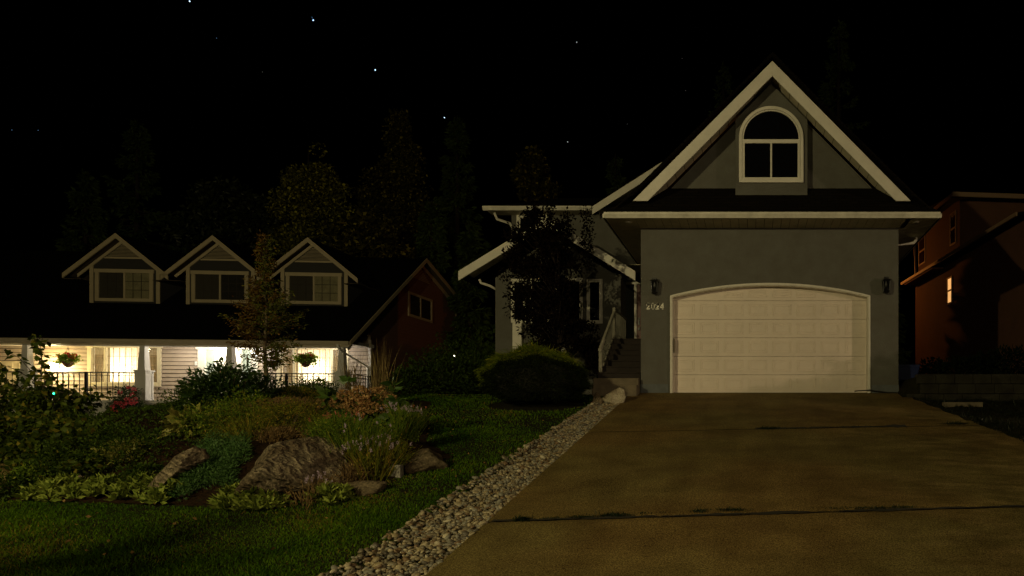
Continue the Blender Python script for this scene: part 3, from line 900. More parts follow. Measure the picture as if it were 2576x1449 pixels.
for k in range(1, 14):
    t = k / 14; y = 18.2 + 1.8 * t; z = 1.22 + 1.16 * t
    mb.box(-3.775, -3.765, y - 0.006, y + 0.006, z, z + 0.60)
for k in range(1, 14):
    y = 20 + k * 0.14
    mb.box(-3.775, -3.765, y - 0.006, y + 0.006, 2.28, 3.07)
mb.build("baluster", mat("weathered_white", (0.26, 0.24, 0.18), 0.7), sr)

# ================================================================== the long house with the lit porch
X0L = -17.3
def LF(x, y, z): return (x, y + 0.095 * (x - X0L), z)
def LX(px, d):                                    # column px of a plane of this house -> its x
    k = (px - CX) / F
    y = (d - 0.095 * X0L) / (1 - 0.095 * k)
    return k * y
def LY(px, d):
    k = (px - CX) / F
    return (d - 0.095 * X0L) / (1 - 0.095 * k)
def LZ(px, py, d): return PZ(py, LY(px, d))
HL = empty("porch_house", (-24, 33, 0.0), "long house with three dormers, dark roof and brightly lit front porch", "house")
XR = -17.4; XL = -38.0
WD = 33.2
LWx0, LWx1 = LX(221, WD), LX(407, WD)             # left porch window
DWx0, DWx1 = LX(499, WD), LX(650, WD)             # door group
RWx0, RWx1 = LX(697, WD), LX(878, WD)             # right window
WZB, WZT = 1.62, 3.40
PFZ = 0.88                                         # porch floor
# lap siding: one sloping board per course, split round the openings
def siding(mb, x0, x1, z0, z1, y, holes, lap=0.175, th=0.035):
    z = z0
    while z < z1 - 0.01:
        za, zb = z, min(z + lap, z1)
        segs = [(x0, x1)]
        for (hx0, hx1, hz0, hz1) in holes:
            if zb > hz0 + 0.02 and za < hz1 - 0.02:
                ns = []
                for (a_, b_) in segs:
                    if hx1 <= a_ or hx0 >= b_: ns.append((a_, b_)); continue
                    if hx0 > a_: ns.append((a_, hx0))
                    if hx1 < b_: ns.append((hx1, b_))
                segs = ns
        for (a_, b_) in segs:
            mb.prism_x([(y - th, za), (y - 0.003, zb - 0.022), (y + 0.02, zb - 0.022), (y + 0.02, za)], a_, b_)
        z += lap
    return mb
holes = [(LWx0, LWx1, WZB, WZT), (DWx0, DWx1, PFZ, 3.42), (RWx0, RWx1, WZB, WZT)]
mb = MB(LF); siding(mb, XL, XR, PFZ - 0.3, 3.95, WD, holes)
wl = mb.build("wall", M_siding, HL)
mb = MB(LF)                                        # black wall core: its gaps stand in for shadow lines under the boards
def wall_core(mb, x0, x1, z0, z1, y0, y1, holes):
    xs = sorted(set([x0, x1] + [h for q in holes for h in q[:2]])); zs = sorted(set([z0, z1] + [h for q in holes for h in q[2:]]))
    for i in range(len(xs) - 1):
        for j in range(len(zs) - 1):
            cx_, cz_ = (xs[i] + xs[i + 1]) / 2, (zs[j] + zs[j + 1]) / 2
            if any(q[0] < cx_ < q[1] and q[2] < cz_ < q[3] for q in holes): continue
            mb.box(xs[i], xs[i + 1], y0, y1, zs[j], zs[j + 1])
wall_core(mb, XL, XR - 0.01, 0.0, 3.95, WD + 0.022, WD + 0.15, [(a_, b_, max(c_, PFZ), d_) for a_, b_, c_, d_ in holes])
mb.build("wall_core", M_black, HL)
# gable end wall (right side)
PKd, PKz = 38.1, 8.56; ERd, ERz = 43.9, 6.75; EFd, EFz = 30.8, 3.40
def roof_front(d): return EFz + (PKz - EFz) * (d - EFd) / (PKd - EFd)
mb = MB()
def side(x, y, z): return LF(x, y, z)
mb.fn = LF
# single large clapboarded end wall: courses follow the roof outline
z = 0.0
while z < 8.3:
    z2 = z + 0.175
    y0 = WD if z < roof_front(WD) - 0.25 else EFd + (z2 + 0.25 - EFz) * (PKd - EFd) / (PKz - EFz)
    y1 = 42.9 if z2 < ERz - 0.15 else PKd + (PKz - z2 - 0.25) * (ERd - PKd) / (PKz - ERz)
    if y1 - y0 < 0.1: break
    mb.add([(XR, y0, z), (XR, y1, z), (XR - 0.015, y1, z2), (XR - 0.015, y0, z2), (XR - 0.1, y0, z), (XR - 0.1, y1, z), (XR - 0.1, y1, z2), (XR - 0.1, y0, z2)],
           [(0, 1, 2, 3), (4, 5, 6, 7), (0, 1, 5, 4), (1, 2, 6, 5), (2, 3, 7, 6), (3, 0, 4, 7)])
    z = z2
mb.build("gable_wall", M_siding_red, HL)
# main roof with overhangs
xe = XR + 0.35
mb = MB(LF)
mb.tri_slab([(XL, EFd, EFz), (xe, EFd, EFz), (xe, PKd, PKz), (XL, PKd, PKz)], 0.14)
mb.tri_slab([(XL, PKd, PKz), (xe, PKd, PKz), (xe, ERd, ERz), (XL, ERd, ERz)], 0.14)
rl = mb.build("roof", M_roof_l, HL)
# rake boards on the gable
mb = MB(LF)
for (d0, z0, d1, z1) in ((EFd, EFz, PKd, PKz), (PKd, PKz, ERd, ERz)):
    mb.prism_x([(d0, z0 + 0.012), (d1, z1 + 0.012), (d1, z1 - 0.20), (d0, z0 - 0.20)], xe, xe + 0.03)
    mb.prism_x([(d0 + (0.5 if d0 < 35 else 0), z0 - 0.13), (d1, z1 - 0.20), (d1, z1 - 0.42), (d0 + (0.5 if d0 < 35 else 0), z0 - 0.35)], XR + 0.004, XR + 0.03)
mb.box(XR + 0.002, XR + 0.025, 42.75, 42.9, 0.3, ERz - 0.2)
mb.box(XR - 0.1, XR + 0.34, 42.95, 43.8, ERz - 0.10, ERz - 0.06)
mb.build("rake_board", M_trim_l, HL)
mb = MB(LF); mb.tri_slab([(XR, PKd, PKz - 0.145), (xe, PKd, PKz - 0.145), (xe, ERd, ERz - 0.145), (XR, ERd, ERz - 0.145)], 0.01); mb.build("eave_soffit", M_under, HL)
# louvre in the gable end and the side window
mb = MB(LF)
for k in range(9):
    z = 7.42 + k * 0.08; w = (8.1 - z) * 1.1
    mb.box(XR + 0.005, XR + 0.03, 38.1 - w * 1.0, 38.1 + w * 1.5, z, z + 0.045)
mb.build("gable_vent", M_trim_l, HL)
def side_window(y0, y1, z0, z1):
    w = empty("window", (0, 0, 0)); w.parent = HL; w.location = Vector(LF(XR, y0, z0)) - HL.location
    mb = MB(LF)
    mb.box(XR + 0.004, XR + 0.04, y0, y0 + 0.18, z0, z1); mb.box(XR + 0.004, XR + 0.04, y1 - 0.18, y1, z0, z1)
    mb.box(XR + 0.004, XR + 0.04, y0 + 0.18, y1 - 0.18, z0, z0 + 0.13); mb.box(XR + 0.004, XR + 0.04, y0 + 0.18, y1 - 0.18, z1 - 0.13, z1)
    mb.box(XR + 0.004, XR + 0.03, (y0 + y1) / 2 - 0.05, (y0 + y1) / 2 + 0.05, z0 + 0.13, z1 - 0.13)
    mb.build("window_frame", M_trim_l, w)
    mb = MB(LF); mb.box(XR + 0.004, XR + 0.012, y0 + 0.17, y1 - 0.17, z0 + 0.12, z1 - 0.12); mb.build("pane", mat("dusky_pane", (0.035, 0.022, 0.012), 0.1), w)
side_window(36.8, 39.6, 5.35, 6.62)

# porch floor, ceiling, beam and gutter
mb = MB(LF)
mb.box(XL, XR, 30.9, WD, PFZ - 0.14, PFZ); mb.box(XL, XR - 0.02, 30.95, 31.05, 0.0, PFZ - 0.14)
mb.build("porch_floor", M_porch_white, HL, bevel=0.01)
mb = MB(LF); mb.box(XL, XR + 0.1, 31.3, WD - 0.03, 3.34, 3.36); mb.build("porch_ceiling", M_porch_white, HL)
mb = MB(LF); mb.box(XL, XR + 0.12, 31.02, 31.3, 3.14, 3.40); mb.box(XR + 0.0, XR + 0.12, 31.3, WD + 0.1, 3.36, 3.5)
mb.build("porch_beam", M_porch_white, HL, bevel=0.005)
mb = MB(LF); mb.prism_x(gutter_prof(30.72, 3.40, 0.15, 0.13), XL, XR + 0.33); mb.box(XL, XR + 0.3, 30.86, 31.0, 3.17, 3.28)
mb.build("gutter", mat("porch_gutter", (0.50, 0.43, 0.32), 0.45, var=0.1), HL)
mb = MB(LF)
q = [(LX(849, 30.75), 30.75, 3.27), (LX(850, 30.75), 30.75, 3.12), (LX(858, 30.9), 31.0, 2.98), (LX(924, WD), WD - 0.08, 2.52), (LX(927, WD), WD - 0.08, 2.40), (LX(927.5, WD), WD - 0.08, 0.6)]
mb.tube(q, 0.045, 8); mb.build("downspout", M_porch_white, HL, smooth=True)
mb = MB(LF); mb.box(XR - 0.09, XR + 0.02, WD - 0.03, WD + 0.08, 0.4, 3.72); mb.build("corner_board", M_porch_white, HL)
# columns: tapered shaft on a panelled pedestal
def column(px, lit):
    x0 = LX(px, 31.0); w = 0.40
    c = empty("porch_column", (0, 0, 0)); c.parent = HL; c.location = Vector(LF(x0, 31.0, PFZ)) - HL.location
    mb = MB(LF)
    mb.box(x0, x0 + w, 30.95, 31.35, PFZ - 0.05, 2.08)
    for (a_, b_, c_, d_) in ((0.0, 0.06, PFZ - 0.05, 2.08), (w - 0.06, w, PFZ - 0.05, 2.08)):
        mb.box(x0 + a_, x0 + b_, 30.93, 30.95, c_, d_)
        mb.box(x0 + w, x0 + w + 0.02, 30.93 + a_, 30.93 + b_ + 0.02, c_, d_)
    mb.box(x0 + 0.06, x0 + w - 0.06, 30.93, 30.95, 2.0, 2.08); mb.box(x0 + 0.06, x0 + w - 0.06, 30.93, 30.95, PFZ - 0.05, PFZ + 0.06)
    mb.box(x0 + w, x0 + w + 0.02, 31.01, 31.31, 2.0, 2.08); mb.box(x0 + w, x0 + w + 0.02, 31.01, 31.31, PFZ - 0.05, PFZ + 0.06)
    mb.build("pedestal", M_porch_white, c, bevel=0.004)
    mb = MB(LF); mb.box(x0 - 0.045, x0 + w + 0.045, 30.90, 31.40, 2.08, 2.14); mb.build("pedestal_cap", M_porch_white, c, bevel=0.006)
    mb = MB(LF); mb.frustum(x0 + 0.06, x0 + w - 0.06, 31.0, 31.3, 2.14, x0 + 0.105, x0 + w - 0.105, 31.04, 31.25, 3.15); mb.build("column_shaft", M_porch_white, c, bevel=0.004)
for px in (46, 342, 562, 844, -260): column(px, 0)
# railings
def railing(x0, x1, d, posts=()):
    r = empty("porch_railing", (0, 0, 0)); r.parent = HL; r.location = Vector(LF(x0, d, PFZ)) - HL.location
    mb = MB(LF)
    mb.box(x0, x1, d - 0.025, d + 0.025, 2.02, 2.06); mb.box(x0, x1, d - 0.012, d + 0.012, 1.90, 1.92); mb.box(x0, x1, d - 0.012, d + 0.012, PFZ + 0.10, PFZ + 0.13)
    mb.build("rail", M_black, r)
    mb = MB(LF); x = x0 + 0.1
    while x < x1 - 0.03:
        mb.box(x - 0.01, x + 0.01, d - 0.01, d + 0.01, PFZ + 0.12, 2.03); x += 0.213
    mb.build("baluster", M_black, r)
    if posts:
        mb = MB(LF)
        for xp in posts: mb.box(xp - 0.045, xp + 0.045, d - 0.04, d + 0.04, PFZ, 2.03)
        mb.build("rail_post", M_black, r)
railing(LX(46, 31) + 0.42, LX(342, 31), 31.1, (LX(217, 31.1),))
railing(LX(562, 31) + 0.42, LX(844, 31), 31.1, (LX(721, 31.1),))
railing(LX(46, 31) - 3.4, LX(46, 31), 31.1)
r = empty("porch_railing", (0, 0, 0)); r.parent = HL; r.location = Vector(LF(XR + 0.05, 31.4, PFZ)) - HL.location
mb = MB(LF); xr_ = XR + 0.05
mb.box(xr_ - 0.02, xr_ + 0.02, 31.35, WD - 0.1, 2.02, 2.06); mb.box(xr_ - 0.01, xr_ + 0.01, 31.35, WD - 0.1, 1.88, 1.90); mb.box(xr_ - 0.01, xr_ + 0.01, 31.35, WD - 0.1, PFZ + 0.10, PFZ + 0.13)
mb.build("rail", M_black, r)
mb = MB(LF)
for k in range(9): mb.box(xr_ - 0.01, xr_ + 0.01, 31.45 + k * 0.2, 31.47 + k * 0.2, PFZ + 0.1, 2.04)
mb.build("baluster", M_black, r)
# a return rail at the left porch, seen close behind the front one
railing(LX(120, 32.2), LX(205, 32.2), 32.3)

# porch windows: trim, lights, muntins, curtain, glass, a lit room behind
M_curtain = clothmat("sheer_curtain", (0.85, 0.80, 0.68), 0.75)
M_drape = clothmat("side_drape", (0.30, 0.24, 0.15), 0.25)
M_room = mat("room_wall", (0.7, 0.62, 0.48), 0.9)
def porch_window(x0, x1, name, lamp_x, lamp_z, power, drape_l=True, drape_r=True):
    w = empty("porch_window", (0, 0, 0)); w.parent = HL; w.location = Vector(LF((x0 + x1) / 2, WD, WZB)) - HL.location
    tw = 0.17; sl = (x1 - x0) * 0.165 + tw
    mb = MB(LF)
    y0, y1 = WD - 0.045, WD + 0.1
    mb.box(x0, x0 + tw, y0, y1, WZB, WZT); mb.box(x1 - tw, x1, y0, y1, WZB, WZT)
    mb.box(x0 + tw, x1 - tw, y0, y1, WZB, WZB + 0.12); mb.box(x0 - 0.05, x1 + 0.05, y0 - 0.02, y1, WZT - 0.13, WZT)
    mb.box(x0 - 0.03, x1 + 0.03, y0 - 0.05, y0, WZB - 0.07, WZB - 0.01)
    mb.box(x0 + sl, x0 + sl + 0.09, y0 + 0.02, y1, WZB + 0.12, WZT - 0.13); mb.box(x1 - sl - 0.09, x1 - sl, y0 + 0.02, y1, WZB + 0.12, WZT - 0.13)
    mb.build("window_frame", M_trim_l if False else mat("porch_trim", (0.80, 0.72, 0.52), 0.5), w, bevel=0.006)
    mb = MB(LF); xa, xb = x0 + sl + 0.09, x1 - sl - 0.09
    for k in range(1, 6): 
        xm = xa + (xb - xa) * k / 6; mb.box(xm - 0.009, xm + 0.009, WD + 0.03, WD + 0.045, WZB + 0.12, WZT - 0.13)
    for k in range(1, 4):
        zm = WZB + 0.12 + (WZT - WZB - 0.25) * k / 4; mb.box(xa, xb, WD + 0.031, WD + 0.044, zm - 0.009, zm + 0.009)
        mb.box(x0 + tw, x0 + sl, WD + 0.031, WD + 0.044, zm - 0.007, zm + 0.007); mb.box(x1 - sl, x1 - tw, WD + 0.031, WD + 0.044, zm - 0.007, zm + 0.007)
    mb.build("muntin", mat("muntin_tan", (0.35, 0.25, 0.15), 0.6), w)
    mb = MB(LF); mb.box(x0 + tw - 0.01, x1 - tw + 0.01, WD + 0.05, WD + 0.055, WZB + 0.1, WZT - 0.1); mb.build("pane", M_glass, w)
    # pleated curtain
    def pleats(nm, a_, b_, yc, mt, amp=0.02, step=0.03):
        n = max(2, int((b_ - a_) / step)); V, Q = [], []
        for i in range(n + 1):
            x = a_ + (b_ - a_) * i / n; yy = yc + amp * math.sin(i * 1.9) + 0.4 * amp * math.sin(i * 0.7)
            V += [LF(x, yy, WZB + 0.06), LF(x, yy, WZT - 0.05)]
        Q = [(2 * i, 2 * i + 2, 2 * i + 3, 2 * i + 1) for i in range(n)]
        return np_mesh(nm, V, 4, Q, mt, w, smooth=True)
    pleats("sheer_curtain", xa - 0.05, xb + 0.05, WD + 0.16, M_curtain)
    pleats("drape", x0 + tw, x0 + sl + 0.12, WD + 0.13, M_drape); pleats("drape", x1 - sl - 0.12, x1 - tw, WD + 0.13, M_drape)
    # the lit room
    mb = MB(LF); a_, b_ = x0 + 0.1, x1 - 0.1
    mb.add([(a_, WD + 0.2, WZB - 0.5), (b_, WD + 0.2, WZB - 0.5), (b_, WD + 2.2, WZB - 0.5), (a_, WD + 2.2, WZB - 0.5), (a_, WD + 0.2, WZT + 0.2), (b_, WD + 0.2, WZT + 0.2), (b_, WD + 2.2, WZT + 0.2), (a_, WD + 2.2, WZT + 0.2)],
           [(0, 1, 2, 3), (4, 5, 6, 7), (1, 2, 6, 5), (2, 3, 7, 6), (3, 0, 4, 7)])
    mb.build("room_interior", M_room, w)
    ld = bpy.data.lights.new("room_lamp_light", 'POINT'); ld.energy = power; ld.color = (1.0, 0.88, 0.62); ld.shadow_soft_size = 0.12
    lo = bpy.data.objects.new("room_lamp_light", ld); link(lo, w); lo.location = Vector(LF(lamp_x, WD + 0.75, lamp_z)) - parent_origin(w)
porch_window(LWx0, LWx1, "a", LX(322, WD + 0.7), 2.30, 135)
porch_window(RWx0, RWx1, "b", LX(806, WD + 0.7), 2.20, 135)
# front door with frosted side lights
pd_ = empty("front_door", (0, 0, 0)); pd_.parent = HL; pd_.location = Vector(LF((DWx0 + DWx1) / 2, WD, PFZ)) - HL.location
mb = MB(LF)
e1, e2, e3, e4 = LX(518, WD), LX(541, WD), LX(609, WD), LX(632, WD)
DT = 3.22
M_dtrim = mat("door_trim_white", (0.82, 0.80, 0.72), 0.45)
for (a_, b_) in ((DWx0, e1), (e2, e2 + 0.1), (e3 - 0.1, e3), (e4, DWx1)): mb.box(a_, b_, WD - 0.05, WD + 0.08, PFZ, DT)
mb.box(DWx0 - 0.08, DWx1 + 0.08, WD - 0.07, WD + 0.08, DT, 3.36); mb.box(DWx0, DWx1, WD - 0.06, WD + 0.1, PFZ - 0.02, PFZ + 0.05)
mb.build("door_frame", M_dtrim, pd_, bevel=0.006)
mb = MB(LF); mb.box(e1, e2, WD + 0.03, WD + 0.045, PFZ + 0.05, DT); mb.box(e3, e4, WD + 0.03, WD + 0.045, PFZ + 0.05, DT); mb.build("side_light", mat("frosted_glass", (0.42, 0.50, 0.44), 0.35), pd_)
mb = MB(LF); mb.box(e2 + 0.1, e3 - 0.1, WD + 0.03, WD + 0.07, PFZ + 0.05, DT)
for (zz0, zz1) in ((1.1, 1.75), (1.95, 2.95)):
    for (u0, u1) in ((0.12, 0.46), (0.54, 0.88)):
        xa, xb = e2 + 0.1 + (e3 - e2 - 0.2) * u0, e2 + 0.1 + (e3 - e2 - 0.2) * u1
        for q4 in ((xa, xb, zz0, zz0 + 0.02), (xa, xb, zz1 - 0.02, zz1), (xa, xa + 0.02, zz0 + 0.02, zz1 - 0.02), (xb - 0.02, xb, zz0 + 0.02, zz1 - 0.02)):
            mb.box(q4[0], q4[1], WD + 0.022, WD + 0.03, q4[2], q4[3])
dl = mb.build("door_leaf", M_dtrim, pd_)
mb = MB(LF); xk = e2 + 0.2; mb.box(xk - 0.02, xk + 0.03, WD - 0.03, WD + 0.03, 2.02, 2.28); mb.box(xk - 0.01, xk + 0.10, WD - 0.05, WD - 0.03, 2.1, 2.13); mb.build("door_handle", mat("bronze_handle", (0.22, 0.13, 0.07), 0.35, metal=0.8), dl)
mb = MB(LF); xk = LX(495, WD); mb.box(xk - 0.05, xk + 0.05, WD - 0.06, WD - 0.02, 2.50, 2.68); mb.build("doorbell", mat("doorbell_white", (0.85, 0.85, 0.85), 0.3), HL, bevel=0.01)
# porch ceiling lights
def porch_light(px, d, power, col=(1.0, 0.89, 0.70), size=0.06):
    x = LX(px, d); c = empty("ceiling_light", (0, 0, 0)); c.parent = HL; c.location = Vector(LF(x, d, 3.33)) - HL.location
    mb = MB(LF); mb.lathe([(0.05, -0.05), (0.10, -0.035), (0.12, 0.0)], (x, d, 3.335), 20); mb.build("lens", emit("porch_lens" + str(px), col, 30), c, smooth=True)
    mb = MB(LF); mb.lathe([(0.125, -0.02), (0.14, -0.01), (0.14, 0.004)], (x, d, 3.337), 20); mb.build("trim_ring", M_porch_white, c, smooth=True)
    ld = bpy.data.lights.new("ceiling_light_glow", 'POINT'); ld.energy = power; ld.color = col; ld.shadow_soft_size = size
    lo = bpy.data.objects.new("ceiling_light_glow", ld); link(lo, c); lo.location = Vector(LF(x, d, 3.20)) - parent_origin(c)
porch_light(440, 32.3, 20)  # extra light added to brighten the siding between window and door
porch_light(290, 32.3, 16, (1.0, 0.86, 0.55))
porch_light(540, 32.6, 72)
porch_light(625, 32.5, 46)
porch_light(815, 32.2, 50)
# attached garage wing at the far left: pale panelled door under siding
mb = MB(LF)
gx0, gx1 = LX(-60, 32.6), LX(44, 32.6)
for k in range(5): mb.box(gx0, gx1, 33.10, 33.17, 0.05 + k * 0.52, 0.55 + k * 0.52)
for k in range(5):
    for i in range(3):
        xa = gx0 + 0.12 + i * (gx1 - gx0) / 3; xb = xa + (gx1 - gx0) / 3 - 0.22
        mb.box(xa, xb, 33.085, 33.10, 0.12 + k * 0.52, 0.48 + k * 0.52)
mb.build("garage_door", mat("cream_garage_door", (0.70, 0.60, 0.42), 0.5), HL, bevel=0.01)

# dormers
def dormer(pk_px):
    d_b, d_w = 33.05, 33.47
    xb = LX(pk_px, d_b)
    hw_, pkz, evz = 2.15, 8.31, 6.50
    sl_ = (pkz - evz) / hw_
    D = empty("dormer", (0, 0, 0)); D.parent = HL; D.location = Vector(LF(xb, d_w, 5.3)) - HL.location
    x0, x1 = xb - 1.40, xb + 1.48
    mb = MB(LF)
    # face split round the window opening
    wx0_, wx1_, wz0_, wz1_ = xb - 1.18 + 0.0, xb + 1.22, 5.36, 6.80
    mb.prism_y([(x0, 5.1), (x0, evz + (xb - x0 < hw_) * (hw_ - (xb - x0)) * sl_ - 0.25), (xb, pkz - 0.25), (x1, evz + (hw_ - (x1 - xb)) * sl_ - 0.25), (x1, 5.1)], d_w, d_w + 0.02)
    mb.box(x0, x0 + 0.05, d_w + 0.02, 37.0, 5.1, 6.95); mb.box(x1 - 0.05, x1, d_w + 0.02, 37.0, 5.1, 6.95)
    mb.build("dormer_wall", M_siding_d, D)
    mb = MB(LF)
    mb.tri_slab([(xb, d_b - 0.03, pkz), (xb, 38.0, pkz), (xb - hw_ - 0.03, 38.0, evz - 0.02), (xb - hw_ - 0.03, d_b - 0.03, evz - 0.02)], 0.06)
    mb.tri_slab([(xb, d_b - 0.03, pkz), (xb + hw_ + 0.03, d_b - 0.03, evz - 0.02), (xb + hw_ + 0.03, 38.0, evz - 0.02), (xb, 38.0, pkz)], 0.06)
    mb.build("dormer_roof", M_roof_l, D)
    mb = MB(LF)
    barge(mb, xb - hw_, evz, xb, pkz, xb + hw_, evz, 0.22, d_b - 0.05, d_b, 'plumb')
    mb.prism_y([(xb - 1.9, pkz - 0.15 - 1.9 * sl_), (xb, pkz - 0.15), (xb, pkz - 0.30), (xb - 1.9, pkz - 0.30 - 1.9 * sl_)], d_w - 0.04, d_w - 0.003)
    mb.prism_y([(xb, pkz - 0.08), (xb + 1.5, pkz - 0.08 - 1.5 * sl_), (xb + 1.5, pkz - 0.12 - 1.5 * sl_), (xb, pkz - 0.12)], d_w - 0.04, d_w - 0.003)
    mb.build("bargeboard", M_trim_l, D)
    mb = MB(LF)
    mb.tri_slab([(xb, d_b, pkz - 0.07), (xb, d_w, pkz - 0.07), (xb - hw_, d_w + 1.5, evz - 0.07), (xb - hw_, d_b, evz - 0.07)], 0.01)
    mb.tri_slab([(xb, d_b, pkz - 0.07), (xb, d_w, pkz - 0.07), (xb + hw_, d_w + 1.5, evz - 0.07), (xb + hw_, d_b, evz - 0.07)], 0.01)
    mb.box(xb - hw_, x0, d_b + 0.02, 35.0, evz - 0.24, evz - 0.22); mb.box(x1, xb + hw_, d_b + 0.02, 35.0, evz - 0.24, evz - 0.22)
    mb.build("dormer_soffit", M_under, D)
    mb = MB(LF)
    for (a_, b_) in ((x0 - 0.01, x0 + 0.14), (x1 - 0.14, x1 + 0.01)): mb.box(a_, b_, d_w - 0.03, d_w - 0.001, 5.28, 6.95)
    mb.build("corner_board", M_trim_l, D)
    mb = MB(LF)
    zt = 7.95; k = 0
    while True:
        z = 7.33 + k * 0.062
        w = (zt - z) / sl_
        if w < 0.06: break
        mb.prism_x([(d_w - 0.03, z), (d_w - 0.004, z + 0.035), (d_w, z + 0.035), (d_w, z)], xb - w, xb + w); k += 1
    mb.box(xb - 0.80, xb + 0.80, d_w - 0.035, d_w - 0.001, 7.27, 7.33)
    mb.build("gable_vent", M_trim_l, D)
    # sliding window: frame, muntins, glass, curtain
    mb = MB(LF); tw = 0.15; yy = d_w - 0.05
    mb.box(wx0_, wx0_ + tw, yy, d_w - 0.002, wz0_, wz1_ - 0.16); mb.box(wx1_ - tw, wx1_, yy, d_w - 0.002, wz0_, wz1_ - 0.16)
    mb.box(wx0_ + tw, wx1_ - tw, yy, d_w - 0.002, wz0_, wz0_ + 0.14); mb.box(wx0_ - 0.03, wx1_ + 0.03, yy - 0.01, d_w - 0.002, wz1_ - 0.16, wz1_)
    xm = (wx0_ + wx1_) / 2
    mb.box(xm - 0.035, xm + 0.035, yy + 0.01, d_w - 0.002, wz0_ + 0.14, wz1_ - 0.16)
    fr = mb.build("window_frame", M_trim_l, D, bevel=0.004)
    mb = MB(LF); mb.box(wx0_ + tw, wx1_ - tw, d_w - 0.02, d_w - 0.016, wz0_ + 0.14, wz1_ - 0.16); mb.build("pane", M_glass, fr)
    mb = MB(LF); mb.box(wx0_ + tw, xm, d_w - 0.008, d_w - 0.003, wz0_ + 0.14, wz1_ - 0.16); mb.build("blind", mat("dim_blind", (0.07, 0.062, 0.045), 0.9), fr)
    ca = (0.42, 0.38, 0.22) if pk_px != 536 else (0.035, 0.032, 0.026)
    mb = MB(LF); mb.box(xm + 0.035, wx1_ - tw, d_w - 0.008, d_w - 0.003, wz0_ + 0.14, wz1_ - 0.16); mb.build("curtain", mat("dim_curtain%d" % (pk_px == 536), ca, 0.9, var=0.3, scale=4), fr)
    mb = MB(LF)
    for k in (1, 2): 
        xx = xm + (wx1_ - tw - xm) * k / 3; mb.box(xx - 0.012, xx + 0.012, d_w - 0.015, d_w - 0.010, wz0_ + 0.14, wz1_ - 0.16)
        xx = wx0_ + tw + (xm - wx0_ - tw) * k / 3; mb.box(xx - 0.012, xx + 0.012, d_w - 0.015, d_w - 0.010, wz0_ + 0.14, wz1_ - 0.16)
        zz = wz0_ + 0.14 + (wz1_ - wz0_ - 0.3) * k / 3; mb.box(wx0_ + tw, wx1_ - tw, d_w - 0.0152, d_w - 0.0098, zz - 0.012, zz + 0.012)
    mb.build("muntin", mat("dark_muntin", (0.05, 0.04, 0.025), 0.7), fr)
for px in (292, 536, 775): dormer(px)

# porch steps
ps = empty("porch_steps", LF(-24, 30, 0), "four pale concrete steps leading up to the lit porch", "steps")
mb = MB()
for k, (py, yy) in enumerate(((1013, 30.2), (1025, 29.7), (1036.5, 29.2), (1052, 28.4))):
    z = PZ(py, yy); xl = -25.95 if k < 3 else -27.6
    mb.box(xl, -20.5, yy, 30.6 if k < 3 else yy + 0.9, z - 0.03, z); mb.box(xl + 0.01, -20.5, yy + 0.03, 30.6 if k < 3 else yy + 0.9, -0.1 - 0.02 * k, z - 0.03)
mb.build("step", mat("porch_step", (0.50, 0.42, 0.34), 0.85, var=0.2), ps, bevel=0.01)

# lit porch lantern on the wall
pl = empty("porch_lantern", LF(LX(141, WD), WD - 0.05, 2.55), "glaring lit lantern on the porch wall left of the first flower basket", "wall lantern")
x = LX(152, WD); yy = WD - 0.30; z = 2.46
mb = MB(LF); mb.box(x - 0.06, x + 0.06, WD - 0.04, WD - 0.021, z - 0.1, z + 0.14); mb.box(x - 0.012, x + 0.012, yy, WD - 0.04, z + 0.12, z + 0.14); mb.box(x - 0.07, x + 0.07, yy - 0.07, yy + 0.07, z + 0.1, z + 0.13)
mb.build("bracket", M_black, pl)
mb = MB(LF); mb.lathe([(0.05, -0.16), (0.11, -0.11), (0.135, 0.0), (0.11, 0.07), (0.05, 0.1)], (x, yy, z), 16)
mb.build("glowing_globe", emit("lit_globe", (1.0, 0.85, 0.5), 120), pl, smooth=True)
ld = bpy.data.lights.new("porch_lantern_light", 'POINT'); ld.energy = 135; ld.color = (1.0, 0.74, 0.27); ld.shadow_soft_size = 0.10
lo = bpy.data.objects.new("porch_lantern_light", ld); link(lo, pl); lo.location = Vector(LF(x, yy - 0.2, z)) - pl.location

# ================================================================== the neighbour's house on the right
def NF(x, y, z):                                   # local (u along the front, v depth, z) -> world
    return (8.35 + x - 0.105 * y, 29.0 + y + 0.105 * x, z)
HN = empty("side_house", NF(0, 0, 0), "tall stucco neighbour house with an orange lit side wall and one lit window", "house")
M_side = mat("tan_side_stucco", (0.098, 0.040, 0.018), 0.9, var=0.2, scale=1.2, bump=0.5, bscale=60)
M_ntrim = mat("neighbour_trim", (0.22, 0.14, 0.085), 0.6)
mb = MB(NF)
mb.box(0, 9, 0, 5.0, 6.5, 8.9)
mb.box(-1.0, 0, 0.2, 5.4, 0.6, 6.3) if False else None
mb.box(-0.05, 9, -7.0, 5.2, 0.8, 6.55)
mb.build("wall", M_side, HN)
mb = MB(NF)
mb.tri_slab([(-0.5, -0.6, 8.86), (9, -0.6, 8.86), (9, 5.4, 9.6), (-0.5, 5.4, 9.6)], 0.1)
mb.tri_slab([(-0.55, -6.0, 6.60), (1.0, -6.0, 7.0), (1.0, 5.7, 7.0), (-0.55, 5.7, 6.60)], 0.08)
mb.build("roof", M_roof_l, HN)
mb = MB(NF)
mb.box(-0.55, 9, -0.66, -0.6, 8.78, 8.96); mb.box(-0.56, -0.5, -0.6, 5.4, 8.80, 8.94)
mb.box(-0.61, -0.55, -6.0, 5.7, 6.50, 6.62)
mb.build("gutter", M_ntrim, HN)
mb = MB(NF); mb.tube([(-0.5, 5.3, 8.8), (-0.12, 5.15, 8.5), (-0.08, 5.05, 6.7)], 0.05, 6); mb.build("downspout", M_ntrim, HN)
